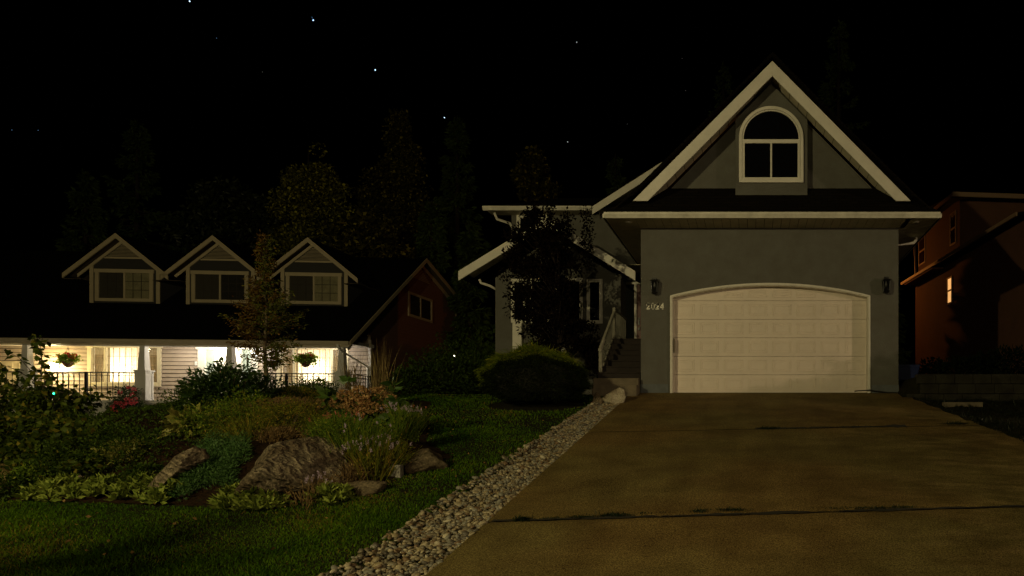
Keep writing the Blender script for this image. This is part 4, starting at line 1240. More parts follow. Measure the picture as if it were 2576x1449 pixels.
def nwin(v0, v1, z0, z1, lit=False, x=0.0):
    w = empty("window", (0, 0, 0)); w.parent = HN; w.location = Vector(NF(x, v0, z0)) - HN.location
    mb = MB(NF); t = 0.07
    mb.box(x - 0.03, x + 0.0, v0, v0 + t, z0, z1); mb.box(x - 0.03, x, v1 - t, v1, z0, z1); mb.box(x - 0.03, x, v0 + t, v1 - t, z0, z0 + t); mb.box(x - 0.03, x, v0 + t, v1 - t, z1 - t, z1)
    zm = (z0 + z1) / 2; mb.box(x - 0.03, x, v0 + t, v1 - t, zm - 0.035, zm + 0.035)
    mb.build("window_frame", M_ntrim, w)
    mb = MB(NF); mb.box(x - 0.012, x - 0.002, v0 + t, v1 - t, z0 + t, z1 - t); mb.build("pane", emit("lit_pane", (1.0, 0.50, 0.16), 0.85) if lit else mat("reddish_pane", (0.03, 0.012, 0.006), 0.12), w)
nwin(0.35, 1.0, 7.22, 8.55)
nwin(3.95, 4.85, 7.22, 8.50)
nwin(0.62, 1.15, 4.83, 5.95, lit=True, x=-0.06)
o = MB(NF); o.box(-0.55, 0.0, 1.6, 5.3, 6.42, 6.5); o.build("eave_soffit", M_side, HN)

# ================================================================== retaining wall, bin, cable, board
rw = MB()
yk = 17.2
rnd = random.Random(5)
for c in range(5):
    z0 = -0.05 + c * 0.235
    x = 3.80 + (0.22 if c % 2 else 0) - (0.1 if c < 3 else 0) + (0.15 if c > 3 else 0)
    while x < 15:
        w = 0.44
        rw.box(x + 0.004, x + w - 0.004, yk + rnd.uniform(-0.012, 0.012), yk + 0.3, z0 + 0.004, z0 + 0.231); x += w
rw.box(4.2, 15, yk - 0.04, yk + 0.3, 1.13, 1.19) if False else None
o = rw.build("retaining_wall", rockmat("mossy_block", (0.012, 0.011, 0.007), (0.050, 0.045, 0.026)), bevel=0.012)
tag(o, "low mossy block retaining wall right of the garage corner", "wall")

bx = empty("storage_bin", (4.25, 18.9, 1.06), "blue plastic bin behind the retaining wall by the garage corner", "bin")
M_blue = mat("blue_plastic", (0.004, 0.012, 0.075), 0.5)
mb = MB(); mb.frustum(3.80, 4.28, 18.7, 19.2, 1.06, 3.74, 4.34, 18.64, 19.26, 1.42); mb.build("tub", M_blue, bx, bevel=0.015)
mb = MB(); mb.box(3.72, 4.36, 18.62, 19.28, 1.42, 1.46); mb.build("rim", M_blue, bx, bevel=0.01)

pts = [P(2150, 985.5, 17.9)]
mb = MB()
cab = [(2150, 986), (2178, 984), (2190, 983), (2203, 986), (2216, 987), (2235, 986), (2244, 990), (2262, 997), (2290, 1003), (2315, 1009), (2340, 1016)]
pp = []
for px, py in cab:
    gp = ground_at(px, py, 12, 17.95)
    y = min(gp[1], 17.9); x = PX(px, y)
    z = float(Hd(y)) if x < DR_X(y) else Hf(x, y)
    pp.append((x, y, max(z, PZ(py, y)) + 0.02 if px < 2220 else z + 0.02))
mb.tube(pp, 0.014, 6)
o = mb.build("cable", mat("black_rubber", (0.01, 0.01, 0.01), 0.5)); tag(o, "black cable snaking from the garage door corner over the driveway edge", "cable")
mb = MB(); gp = ground_at(2425, 1022, 10, 17.1); mb.box(gp[0] - 0.42, gp[0] + 0.42, gp[1], gp[1] + 0.25, gp[2] - 0.02, gp[2] + 0.09)
o = mb.build("paving_slab", M_step, bevel=0.01); tag(o, "pale concrete slab lying in dark weeds below the retaining wall", "slab")

# ================================================================== rocks
def rock(name, c, r, mt, seed, label, group=None, flat=0.0, rz=0.0, rough=0.22, sub=5, tilt=0.0, cat="rock"):
    bm = bmesh.new(); bmesh.ops.create_icosphere(bm, subdivisions=sub, radius=1.0)
    rnd = random.Random(seed); off = Vector((rnd.uniform(0, 50), rnd.uniform(0, 50), rnd.uniform(0, 50)))
    planes = [(Vector((rnd.gauss(0, 1), rnd.gauss(0, 1), rnd.gauss(0.3, 1))).normalized(), rnd.uniform(0.5, 0.8)) for _ in range(15)]
    for v in bm.verts:
        d = v.co.normalized(); k = 1.0
        for pn, pd in planes:
            q = d.dot(pn)
            if q > 0 and k * q > pd: k = pd / q
        k *= 1 + rough * (noise.noise(d * 1.6 + off)) + rough * 0.35 * noise.noise(d * 5 + off) + rough * 0.12 * noise.noise(d * 14 + off)
        v.co = d * k
        if v.co.z < -0.5: v.co.z = -0.5
    me = bpy.data.meshes.new(name)
    ca, sa = math.cos(rz), math.sin(rz); ct, st = math.cos(tilt), math.sin(tilt)
    for v in bm.verts:
        x, y, z = v.co.x * r[0], v.co.y * r[1], v.co.z * r[2]
        x, z = x * ct - z * st, x * st + z * ct
        v.co = (x * ca - y * sa, x * sa + y * ca, z)
    bm.to_mesh(me); bm.free(); me.materials.append(mt)
    me.polygons.foreach_set("use_smooth", [True] * len(me.polygons))
    o = bpy.data.objects.new(name, me); link(o); o.location = c
    return tag(o, label, cat, group)
def rock_px(l, t, r_, b, dy, mt, seed, label, depth=None, **k):
    """a rock that fills this pixel box, standing where the bottom edge meets the ground"""
    gp = ground_at((l + r_) / 2, b)
    y = gp[1] + dy
    w = (r_ - l) * y / F / 2; zt = PZ(t, y); zb = PZ(b, gp[1])
    hgt = max(0.08, zt - zb)
    rr = (w * 1.12, depth or max(w * 0.7, 0.25), hgt * 0.72)
    return rock("rock", (PX((l + r_) / 2, y), y, zt - rr[2] * 0.93), rr, mt, seed, label, **k)
rock_px(618, 1094, 866, 1270, 0.60, M_rock, 3, "largest grey rock with slanting bands in the middle of the planting bed", depth=0.95, rough=0.12, tilt=0.30)
gq = ground_at(437, 1258)
rock("rock", P(437, 1192, gq[1] + 0.30), (0.60, 0.30, 0.17), M_rock, 8, "long pale rock slab slanting up beside the spreading juniper", rough=0.12, tilt=0.74)
rock_px(168, 1172, 256, 1246, 0.35, M_rock, 21, "small grey rock standing behind lamb's ear at the left of the bed", depth=0.25)
rock_px(996, 1118, 1140, 1192, 0.35, M_rock2, 14, "rounded mossy rock at the right edge of the bed by the lawn", depth=0.42, rough=0.14)
rock_px(842, 1196, 984, 1252, 0.3, M_rock2, 27, "low brownish rock at the bed edge left of the utility box", depth=0.3, rough=0.14)
rock_px(262, 1150, 330, 1215, 0.4, M_rock2, 31, "dark brown rock half hidden between two garden shrubs", depth=0.25)
rock_px(-40, 1166, 50, 1240, 0.3, rockmat("cream_stone", (0.16, 0.12, 0.04), (0.27, 0.20, 0.07)), 40, "smooth yellowish rock at the left end of the planting bed", depth=0.3, rough=0.05)
rock_px(1517, 975, 1581, 1021, 0.25, M_rockp, 51, "pale speckled boulder beside the top corner of the driveway", depth=0.28, rough=0.10, cat="boulder")
rock_px(1489, 984, 1517, 1020, 0.2, M_rock2, 55, "small dark boulder left of the pale speckled one", depth=0.2, cat="boulder")

# ================================================================== lawn and gravel
M_grass = leafmat("lawn_grass", (0.030, 0.085, 0.002), (0.115, 0.200, 0.006), 0.25, 0.8, c3=(0.22, 0.15, 0.03), spec=0.05)
def lawn(n, ylo, yhi, h, w):
    y = ylo + (yhi - ylo) * rng.uniform(0, 1, n) ** 1.0
    xmin = np.maximum(-1.12 * y - 0.6, -16)
    x = xmin + (GR(y) + 0.12 - xmin) * rng.uniform(0, 1, n)
    ok = ~in_bed(x, y)
    ok &= ~(((x + 4.75) / 1.15) ** 2 + ((y - 16.1) / 0.95) ** 2 < 0.8)
    pt = np.sin(x * 1.9 + 1.3 * np.sin(y * 1.1)) * np.sin(y * 1.4) + 0.8 * np.sin(x * 5.3 + 2 * np.sin(y * 3.1)) * np.sin(y * 4.3 + x)
    ok &= rng.uniform(0, 1, n) < (0.75 + 0.25 * pt)
    x, y = x[ok], y[ok]
    hh = h * (0.85 + 0.35 * np.sin(x * 2.3 + y) * np.sin(y * 1.7 - x * 0.8))
    return np.stack([x, y, H(x, y) - 0.004], 1), hh
parts = []
p1, h1 = lawn(90000, 5.9, 9.2, 0.050, 0.006)
p2, h2 = lawn(80000, 9.2, 13.5, 0.050, 0.01)
p3, h3 = lawn(60000, 13.5, 19.0, 0.055, 0.014)
pa = np.concatenate([p1, p2, p3]); ha = np.concatenate([h1, h2, h3])
wa = np.concatenate([np.full(len(p1), 0.007), np.full(len(p2), 0.010), np.full(len(p3), 0.014)])
ti = np.clip(0.40 + 0.26 * np.sin(pa[:, 0] * 1.3 + 2) * np.sin(pa[:, 1] * 0.9) + 0.20 * np.sin(pa[:, 0] * 4.1 + 1.5 * np.sin(pa[:, 1] * 2.3)) * np.sin(pa[:, 1] * 3.7) + rng.normal(0, 0.22, len(pa)), 0, 1)
# dry patch at the lower left
dry = sstep(-(pa[:, 0] + 6.3), 0, 1.2) * (1 - sstep(pa[:, 1], 7.4, 8.6))
ti = np.clip(ti + dry * rng.uniform(0, 0.75, len(pa)), 0, 1)
o = blades("lawn_grass", pa, ha, wa, M_grass, lean=0.55, tint=ti); tag(o, kind="stuff")

n = 170; Y = rng.uniform(6.2, 15, n); X = rng.uniform(-9, -3.2, n); k = ~in_bed(X, Y); X, Y = X[k], Y[k]
o = leaves("fallen_leaves", np.stack([X, Y, np.maximum(H(X, Y), Hd(Y) * (X > GR(Y)) - 9 * (X <= GR(Y))) + 0.035], 1), rng.normal(0, 1, (len(X), 3)) * [1, 1, 0.2], 0.045, 0.03, leafmat("fallen_leaf", (0.16, 0.09, 0.03), (0.34, 0.20, 0.06), 0.1, 0.8)); tag(o, kind="stuff")
def pebbles():
    V0 = []
    bm = bmesh.new(); bmesh.ops.create_icosphere(bm, subdivisions=2, radius=1.0)
    base = np.array([v.co[:] for v in bm.verts]); faces = np.array([[v.index for v in f.verts] for f in bm.faces]); bm.free()
    variants = []
    for i in range(14):
        rs = np.random.default_rng(i); q = rs.normal(0, 1, (3, 3)); 
        d = base * (1 + 0.13 * np.sin(base @ q * 1.6).sum(1, keepdims=True) / 1.5)
        variants.append(d)
    n = 12500
    y = 3.2 + (16.5 - 3.2) * rng.uniform(0, 1, n) ** 0.9
    x0 = GR(y) - 0.02; x = x0 + (-2.90 - x0) * rng.uniform(0, 1, n)
    x += rng.normal(0, 0.03, n) * (x < x0 + 0.1)
    lvl = rng.uniform(0, 1, n) ** 2.0
    z = np.maximum(H(x, y), Hd(y) - 0.055) + 0.012 + 0.030 * lvl
    sz = rng.lognormal(math.log(0.0205), 0.36, n); sz = np.clip(sz, 0.009, 0.050)
    x = np.minimum(x, -2.96 - sz * 0.3)
    sc = np.stack([sz * rng.uniform(0.9, 1.45, n), sz * rng.uniform(0.75, 1.05, n), sz * rng.uniform(0.42, 0.7, n)], 1)
    a = rng.uniform(0, 6.28, n); b = rng.normal(0, 0.35, n); c = rng.normal(0, 0.35, n)
    Vs, Qs, Ts = [], [], []
    nv = len(base)
    for i in range(n):
        v = variants[i % 14] * sc[i]
        cb, sb = math.cos(b[i]), math.sin(b[i]); v = np.stack([v[:, 0] * cb - v[:, 2] * sb, v[:, 1], v[:, 0] * sb + v[:, 2] * cb], 1)
        cb, sb = math.cos(c[i]), math.sin(c[i]); v = np.stack([v[:, 0], v[:, 1] * cb - v[:, 2] * sb, v[:, 1] * sb + v[:, 2] * cb], 1)
        ca, sa = math.cos(a[i]), math.sin(a[i]); v = np.stack([v[:, 0] * ca - v[:, 1] * sa + x[i], v[:, 0] * sa + v[:, 1] * ca + y[i], v[:, 2] + z[i]], 1)
        Vs.append(v); Qs.append(faces + i * nv)
    t = np.repeat(rng.uniform(0, 1, n), nv)
    m = bpy.data.materials.new("river_pebble"); N, L = nt(m); bs = N["Principled BSDF"]; bs.inputs["Roughness"].default_value = 0.55
    at = N.new("ShaderNodeAttribute"); at.attribute_name = "tint"; r = N.new("ShaderNodeValToRGB"); r.color_ramp.interpolation = 'CONSTANT'
    cols = [(0.0, (0.22, 0.18, 0.11)), (0.16, (0.36, 0.28, 0.15)), (0.32, (0.26, 0.24, 0.18)), (0.46, (0.12, 0.10, 0.07)), (0.60, (0.44, 0.36, 0.22)), (0.74, (0.22, 0.14, 0.07)), (0.86, (0.32, 0.29, 0.22)), (0.95, (0.58, 0.50, 0.34))]
    e = r.color_ramp.elements; e[0].color = (*cols[0][1], 1); e[1].position = cols[1][0]; e[1].color = (*cols[1][1], 1)
    for p_, c_ in cols[2:]: 
        q = e.new(p_); q.color = (*c_, 1)
    tc = N.new("ShaderNodeTexCoord"); nz = N.new("ShaderNodeTexNoise"); nz.inputs["Scale"].default_value = 60
    mx = N.new("ShaderNodeMixRGB"); mx.blend_type = 'MULTIPLY'; mx.inputs[0].default_value = 0.5
    L.new(tc.outputs["Object"], nz.inputs["Vector"]); L.new(at.outputs["Fac"], r.inputs["Fac"]); L.new(r.outputs[0], mx.inputs[1]); L.new(nz.outputs["Fac"], mx.inputs[2]); L.new(mx.outputs[0], bs.inputs["Base Color"])
    o = np_mesh("river_pebbles", np.concatenate(Vs), 3, np.concatenate(Qs), m, tint=t, smooth=True)
    tag(o, kind="stuff")
pebbles()

# ================================================================== weeds in the driveway joints
M_weed = leafmat("joint_weed", (0.006, 0.014, 0.003), (0.020, 0.034, 0.008), 0.05)
def weed(px, py, w, h, label, n=60, fam="weeds growing in the driveway joints"):
    gp = [PX(px, 10), 10, 0]
    ys = np.arange(5, 17.9, 0.01); zz = Hd(ys); k = np.argmin(np.abs(PZ(py, ys) - zz)); y = float(ys[k]); x = PX(px, y); z = float(Hd(y))
    W_ = w * y / F
    pts = np.stack([x + rng.normal(0, W_ * 0.30, n), y + rng.normal(0, 0.025, n), np.full(n, z)], 1)
    pts[:, 2] = Hd(pts[:, 1]) - 0.01
    o = blades("weed_tuft", pts, h, 0.008, M_weed, lean=0.9, curve=0.6)
    me = o.data; off = Vector((x, y, z))
    for_v = np.empty(len(me.vertices) * 3, np.float32); me.vertices.foreach_get("co", for_v); for_v = for_v.reshape(-1, 3) - np.array(off, np.float32); me.vertices.foreach_set("co", for_v.ravel()); o.location = off
    tag(o, label, "weed", fam)
# heights are doubled on building: the tufts stand well above the joint
WL = [(1312, 1308, 34, 0.06, "dark weed tuft at the left end of the nearer driveway joint", 120),
      (1385, 1304, 60, 0.025, "thin weed strip just right of the leftmost tuft in the nearer joint", 90),
      (1470, 1301, 80, 0.03, "weed strip a third along the nearer driveway joint", 150),
      (1545, 1297, 70, 0.05, "bushy weed tuft left of the middle of the nearer joint", 150),
      (1620, 1292, 30, 0.03, "tiny weed sprig in the nearer joint below the garage door's left edge", 40),
      (1762, 1287, 36, 0.045, "small upright weed in the middle of the nearer joint", 60),
      (1838, 1284, 66, 0.045, "taller weed clump right of the middle of the nearer joint", 120),
      (1668, 1290, 26, 0.02, "faint dark weed between the two left clumps of the nearer joint", 30),
      (2100, 1279, 60, 0.025, "low weed strip in the nearer joint below the door's right end", 70),
      (2190, 1278, 110, 0.03, "long dark weed strip near the right end of the nearer joint", 170),
      (2270, 1276, 70, 0.03, "last weed clump at the right of the nearer joint", 110),
      (1936, 1079, 44, 0.07, "spreading weed tuft at the left end of the farther driveway joint", 110),
      (2030, 1078, 130, 0.02, "thin dark weed line right of the tuft in the farther joint", 180),
      (2180, 1073, 150, 0.025, "weed line at the right end of the farther driveway joint", 220),
      (2405, 1067, 50, 0.08, "dark weed clump at the right edge of the driveway", 130)]
for (a_, b_, c_, d_, e_, f_) in WL: weed(a_, b_, c_, d_ * 1.3, e_, int(f_ * 2.2))
# dark dirt packed in the joints
mb = MB()
for jy in (8.38, 13.42):
    n = 80
    for i in range(n):
        x0 = -2.94 + i * 6.9 / n; x1 = x0 + 6.9 / n
        f = lambda x: jy + 0.09 * x + 0.004
        mb.add([(x0, f(x0) - 0.02, float(Hd(f(x0) - 0.02)) - 0.016), (x1, f(x1) - 0.02, float(Hd(f(x1) - 0.02)) - 0.016), (x1, f(x1) + 0.02, float(Hd(f(x1) + 0.02)) - 0.016), (x0, f(x0) + 0.02, float(Hd(f(x0) + 0.02)) - 0.016)], [(0, 1, 2, 3)])
def smear(xa, xb, jy, amp, seed):
    n = int((xb - xa) / 0.03)
    for i in range(n):
        q = []
        for x in (xa + 0.03 * i, xa + 0.03 * (i + 1)):
            w_ = amp * max(0.12, 0.55 + 1.1 * noise.noise(Vector((x * 1.6, seed, 0))) + 0.5 * noise.noise(Vector((x * 9, seed, 3))))
            yc = jy + 0.09 * x + 0.02 * noise.noise(Vector((x * 4, seed, 7)))
            q += [(x, yc - w_, float(Hd(yc - w_)) + 0.004), (x, yc + w_, float(Hd(yc + w_)) + 0.004)]
        mb.add(q, [(0, 2, 3, 1)])
smear(-2.9, 3.6, 8.385, 0.050, 1.0); smear(PX(1900, 13.4), PX(2285, 13.6), 13.425, 0.11, 5.0)
o = mb.build("driveway_joint_dirt", mat("joint_dirt", (0.02, 0.015, 0.008), 1.0)); tag(o, kind="structure")
# rough ground cover right of the driveway
n = 14000; y = rng.uniform(9, 17.2, n); x = DR_X(y) + 0.02 + rng.uniform(0, 1, n) ** 1.3 * 6; 
edge = DR_X(y) + 0.10 * np.sin(y * 4) + 0.06 * np.sin(y * 11)
ok = x > edge - 0.05; x, y = x[ok], y[ok]
pp = np.stack([x, y, np.maximum(H(x, y), np.where(x < DR_X(y) + 0.06, Hd(y), -9))], 1)
o = blades("rough_weeds", pp, 0.10, 0.012, leafmat("rough_weed", (0.006, 0.010, 0.003), (0.016, 0.022, 0.007), 0.1), lean=0.9, curve=0.7, hvar=0.6); tag(o, kind="stuff")

# ================================================================== plants
def shrub(name, c, r, nleaf, ll, lw, mt, label, cat="shrub", stems=10, shell=0.5, lump=0.22, fold=0.25, jit=0.7, zmin=None, part="foliage", group=None, smat=None, droop=0.0, dirmix=1.0, sh=0.9):
    t = empty(name, (c[0], c[1], Hf(c[0], c[1])), label, cat, group)
    p, d = ball_points(nleaf, c, r, shell=shell, lump=lump, zmin=zmin)
    leaves(part, p, d * dirmix, ll, lw, mt, t, fold=fold, jit=jit, droop=droop)
    if stems:
        mb = MB(); zb = Hf(c[0], c[1]) - 0.03
        for i in range(stems):
            k = R.randrange(len(p)); q = p[k]
            x0, y0 = c[0] + R.uniform(-0.12, 0.12) * r[0], c[1] + R.uniform(-0.12, 0.12) * r[1]
            mid = ((x0 * 0.5 + q[0] * 0.5) + R.uniform(-0.03, 0.03), (y0 + q[1]) / 2, zb + (q[2] - zb) * 0.6)
            mb.tube([(x0, y0, zb), mid, tuple(q)], 0.012 * sh, 5, 0.003)
        mb.build("stem", smat or M_bark, t)
    return t

ML = dict(
    vine=leafmat("vine_leaf", (0.018, 0.034, 0.003), (0.080, 0.110, 0.008), 0.35, 0.6, c3=(0.20, 0.16, 0.02), spec=0.15),
    dark=leafmat("dark_shrub_leaf", (0.014, 0.035, 0.0027), (0.068, 0.108, 0.0081), 0.25, 0.6, spec=0.12),
    glossy=leafmat("glossy_leaf", (0.014, 0.035, 0.007), (0.040, 0.075, 0.012), 0.2, 0.3, spec=0.6),
    juniper=leafmat("juniper_needle", (0.027, 0.077, 0.0150), (0.077, 0.156, 0.0300), 0.1, 0.6),
    lav=leafmat("lavender_stalk", (0.052, 0.072, 0.0058), (0.196, 0.196, 0.0174), 0.2, 0.8, c3=(0.377, 0.217, 0.0435), spec=0.1),
    lamb=leafmat("lambs_ear_leaf", (0.105, 0.150, 0.0199), (0.276, 0.320, 0.0553), 0.15, 0.8, spec=0.1),
    peren=leafmat("perennial_leaf", (0.045, 0.087, 0.0060), (0.150, 0.225, 0.0180), 0.25, 0.7, c3=(0.285, 0.255, 0.0300), spec=0.1),
    dry=leafmat("dry_stalk", (0.084, 0.056, 0.0210), (0.238, 0.140, 0.0490), 0.1, 0.8),
    hyd_l=leafmat("hydrangea_leaf", (0.052, 0.111, 0.0156), (0.111, 0.182, 0.0325), 0.3, 0.45),
    hyd_f=leafmat("dried_hydrangea_petal", (0.26, 0.13, 0.045), (0.62, 0.38, 0.15), 0.25, 0.7),
    hyd_p=leafmat("pale_hydrangea_petal", (0.30, 0.24, 0.22), (0.48, 0.40, 0.38), 0.2, 0.7),
    pink=leafmat("pink_spike_petal", (0.45, 0.10, 0.07), (0.65, 0.22, 0.15), 0.3, 0.6),
    lilac=leafmat("lilac_petal", (0.442, 0.312, 0.4420), (0.676, 0.546, 0.6500), 0.3, 0.6),
    gold=leafmat("golden_leaf", (0.130, 0.143, 0.0260), (0.312, 0.286, 0.0585), 0.2, 0.5),
    red=leafmat("reddish_tree_leaf", (0.060, 0.031, 0.0048), (0.138, 0.072, 0.0096), 0.3, 0.6, c3=(0.180, 0.156, 0.0240), spec=0.15),
    redgreen=leafmat("olive_tree_leaf", (0.034, 0.049, 0.0052), (0.111, 0.117, 0.0130), 0.3, 0.6, c3=(0.195, 0.098, 0.0195), spec=0.15),
    plum=leafmat("purple_plum_leaf", (0.004, 0.003, 0.002), (0.011, 0.007, 0.004), 0.05, 0.9, spec=0.02),
    thuja=leafmat("thread_cypress_needle", (0.050, 0.080, 0.004), (0.17, 0.21, 0.010), 0.2, 0.7, c3=(0.32, 0.30, 0.02), spec=0.1),
    spruce=leafmat("nest_spruce_needle", (0.004, 0.007, 0.002), (0.014, 0.020, 0.005), 0.05, 0.9, spec=0.05),
    lily=leafmat("day_lily_leaf", (0.09, 0.16, 0.010), (0.20, 0.28, 0.025), 0.35, 0.5),
    rose=leafmat("rose_leaf", (0.025, 0.045, 0.010), (0.060, 0.090, 0.030), 0.2, 0.5),
    rosef=leafmat("pink_rose_petal", (0.65, 0.05, 0.09), (0.80, 0.16, 0.20), 0.3, 0.5),
    geran=leafmat("geranium_leaf", (0.10, 0.19, 0.010), (0.24, 0.34, 0.03), 0.4, 0.5),
    geranf=leafmat("red_geranium_petal", (0.50, 0.012, 0.015), (0.70, 0.05, 0.05), 0.2, 0.5),
    reed=leafmat("reed_grass_stalk", (0.130, 0.091, 0.0260), (0.312, 0.221, 0.0780), 0.15, 0.7),
    conifer=leafmat("far_conifer_needle", (0.023, 0.044, 0.0081), (0.075, 0.108, 0.0190), 0.1, 0.8, spec=0.05),
    birch=leafmat("far_yellow_leaf", (0.046, 0.055, 0.0071), (0.234, 0.222, 0.0234), 0.3, 0.6, c3=(0.643, 0.609, 0.0702), spec=0.1),
    maple=leafmat("far_brown_leaf", (0.024, 0.024, 0.0036), (0.092, 0.083, 0.0111), 0.3, 0.6, c3=(0.314, 0.267, 0.0370), spec=0.1),
    bank=leafmat("bank_shrub_leaf", (0.003, 0.006, 0.002), (0.010, 0.014, 0.004), 0.05, 0.9, spec=0.03),
    broad=leafmat("far_green_leaf", (0.014, 0.022, 0.005), (0.035, 0.045, 0.010), 0.2, 0.5),
)

def at(px, py, dy=0.0):
    g_ = ground_at(px, py); y = g_[1] + dy; x = PX(px, y); return x, y, Hf(x, y)

# vine covered mound at the left
x, y = PX(60, 12.6), 12.6
t = empty("climbing_vine", (x, y, Hf(x, y)), "tall tangle of heart-leaved vine in front of the porch's glaring lantern", "vine")
P_, D_ = [], []
for (px, py, yy, rx, rz) in ((70, 1080, 12.6, 1.05, 0.42), (0, 1000, 12.8, 0.75, 0.40), (130, 1010, 12.4, 0.65, 0.28), (170, 1095, 12.0, 0.45, 0.22), (-40, 1130, 12.0, 0.8, 0.5), (60, 1170, 11.2, 0.8, 0.32), (180, 1150, 11.0, 0.6, 0.25)):
    p, d = ball_points(1150, P(px, py, yy), (rx, 0.6, rz), shell=0.35, lump=0.3)
    P_.append(p); D_.append(d)
for k in range(34):
    q = ground_at(R.uniform(-60, 215), R.uniform(1085, 1205)); p, d = ball_points(260, (q[0], q[1] + 0.1, q[2] + 0.10), (0.34, 0.3, 0.22), shell=0.3, lump=0.3); P_.append(p); D_.append(d)
P_ = np.concatenate(P_); D_ = np.concatenate(D_); ok = P_[:, 2] > H(P_[:, 0], P_[:, 1]); P_, D_ = P_[ok], D_[ok]
leaves("foliage", P_, D_, 0.070, 0.068, ML["vine"], t, fold=0.15, jit=0.9, droop=0.5)
mb = MB(); vp, vd = [], []
def tendril(pl, yy, n=16, lf=True, r=0.008):
    pts = [P(px, py, yy + k * 0.05) for k, (px, py) in enumerate(pl)]
    mb.tube(pts, r, 5, 0.003)
    for i in range(n):
        u = (i + 0.5) / n * (len(pts) - 1); k = int(u); f = u - k
        a_, b_ = Vector(pts[k]), Vector(pts[k + 1]); q = a_.lerp(b_, f)
        for _ in range(2):
            vp.append((q.x + R.uniform(-0.05, 0.05), q.y + R.uniform(-0.05, 0.05), q.z + R.uniform(-0.03, 0.03))); vd.append((R.uniform(-1, 1), R.uniform(-1, 1), -0.6))
tendril([(118, 1010), (104, 960), (104, 900), (92, 862), (80, 838)], 12.0, 20)
tendril([(112, 990), (112, 930), (100, 880), (108, 845)], 12.2, 16)
tendril([(120, 985), (88, 945), (48, 900), (10, 880)], 12.3, 12); tendril([(90, 960), (40, 930), (-10, 912)], 12.3, 10)
tendril([(150, 985), (200, 1000), (250, 1000), (268, 992)], 12.0, 9); tendril([(110, 930), (140, 950), (170, 990)], 12.1, 7)
tendril([(60, 1000), (20, 960), (0, 930)], 12.4, 10)
for k in range(14):
    a0_ = (R.uniform(0, 200), R.uniform(1080, 1200)); tendril([a0_, (a0_[0] + R.uniform(-60, 60), a0_[1] - 60)], 12, 4, r=0.006)
mb.build("stem", M_bark_d, t)
leaves("foliage", np.array(vp), np.array(vd), 0.10, 0.095, ML["vine"], t, fold=0.12, jit=0.7)

# small green garden light glowing in the vine
gl = empty("garden_light", P(135, 990, 11.6), "tiny glowing green garden light in the vine", "garden light")
mb = MB(); q = P(135, 990, 11.6); mb.lathe([(0.006, -0.014), (0.014, 0), (0.006, 0.014)], q, 10); mb.build("bulb", emit("green_led", (0.0, 1.0, 0.35), 6), gl)
mb = MB(); mb.tube([(q[0], q[1], Hf(q[0], q[1])), (q[0], q[1], q[2] - 0.014)], 0.006, 6); mb.build("stake", M_black, gl)

# creeping ground cover on the bank
n = 60000; X = rng.uniform(-17, -6.3, n); Y = rng.uniform(8.9, 15.5, n)
nz = 0.5 + 0.5 * np.sin(X * 2.6 + 1.7 * np.sin(Y * 1.9)) * np.sin(Y * 2.9 + X) 
ok = in_bed(X, Y) & (Y > bed_front(X) + 0.45) & (rng.uniform(0, 1, n) < 0.35 + 0.65 * nz) & ~((X > -7.4) & (Y < 11.0)); X, Y, nz = X[ok], Y[ok], nz[ok]
pts = np.stack([X, Y, H(X, Y) + rng.uniform(0.0, 1, len(X)) ** 1.5 * (0.03 + 0.12 * nz * (1 - sstep(Y, 11.0, 12.6)))], 1)
dd = rng.normal(0, 1, pts.shape); dd[:, 2] = np.abs(dd[:, 2])
o = leaves("ground_cover", pts, dd, 0.050, 0.020, ML["dark"], jit=0.4, fold=0.2, tint=np.clip(nz * 0.6 + rng.uniform(0, 0.5, len(X)), 0, 1)); tag(o, kind="stuff")

# shrubs between the vine and the little tree
def shrub_px(l, t_, r_, b, yy, n, ll, lw, mt, label, ry=0.5, **k):
    gq = ground_at((l + r_) / 2, b)
    if gq[1] < yy: yy = gq[1] + ry * 0.55
    c = P((l + r_) / 2, (t_ + b) / 2, yy); rx = (r_ - l) * yy / F / 2; rz = (b - t_) * yy / F / 2
    return shrub("shrub" if "nm" not in k else k.pop("nm"), c, (rx, ry, rz), n, ll, lw, mt, label, **k)
shrub_px(490, 925, 655, 1065, 14.2, 5200, 0.10, 0.030, ML["glossy"], "dark long-leaved shrub against the bright door left of the little tree", ry=0.6, shell=0.3)
shrub_px(432, 962, 560, 1070, 13.8, 4200, 0.035, 0.016, ML["dark"], "fine-leaved dark shrub before the beige wall, lower than its neighbour", ry=0.5, shell=0.3)
shrub_px(200, 1074, 470, 1135, 12.6, 7500, 0.040, 0.018, ML["dark"], "low dark spreading shrub in front of the porch steps", ry=0.9, shell=0.3, nm="spreading_shrub")
shrub_px(230, 1095, 470, 1180, 11.6, 6500, 0.034, 0.016, ML["dark"], "dark ground-hugging shrub below the spreading one and above the golden leaves", ry=0.8, shell=0.3, nm="spreading_shrub")
shrub_px(276, 1108, 378, 1172, 10.4, 2600, 0.035, 0.022, ML["gold"], "yellow-tipped leafy shrub in the middle left of the bed", ry=0.4, shell=0.4)
shrub_px(480, 1015, 640, 1110, 12.8, 5200, 0.045, 0.012, ML["peren"], "loose green shrub below the long-leaved dark shrub", ry=0.6, shell=0.3)
shrub_px(455, 1035, 530, 1100, 12.0, 240, 0.17, 0.08, ML["gold"], "broad pale-leaved plant above the slanting rock slab", ry=0.35, stems=6, shell=0.3)
shrub_px(105, 1110, 215, 1215, 10.2, 3000, 0.035, 0.016, ML["dark"], "dark small-leaved bush behind the left lamb's ear", ry=0.4, shell=0.4)
shrub_px(640, 935, 705, 1040, 14.4, 1100, 0.055, 0.026, ML["glossy"], "thin rose bush with red blooms at the foot of the little tree", ry=0.4, shell=0.3)
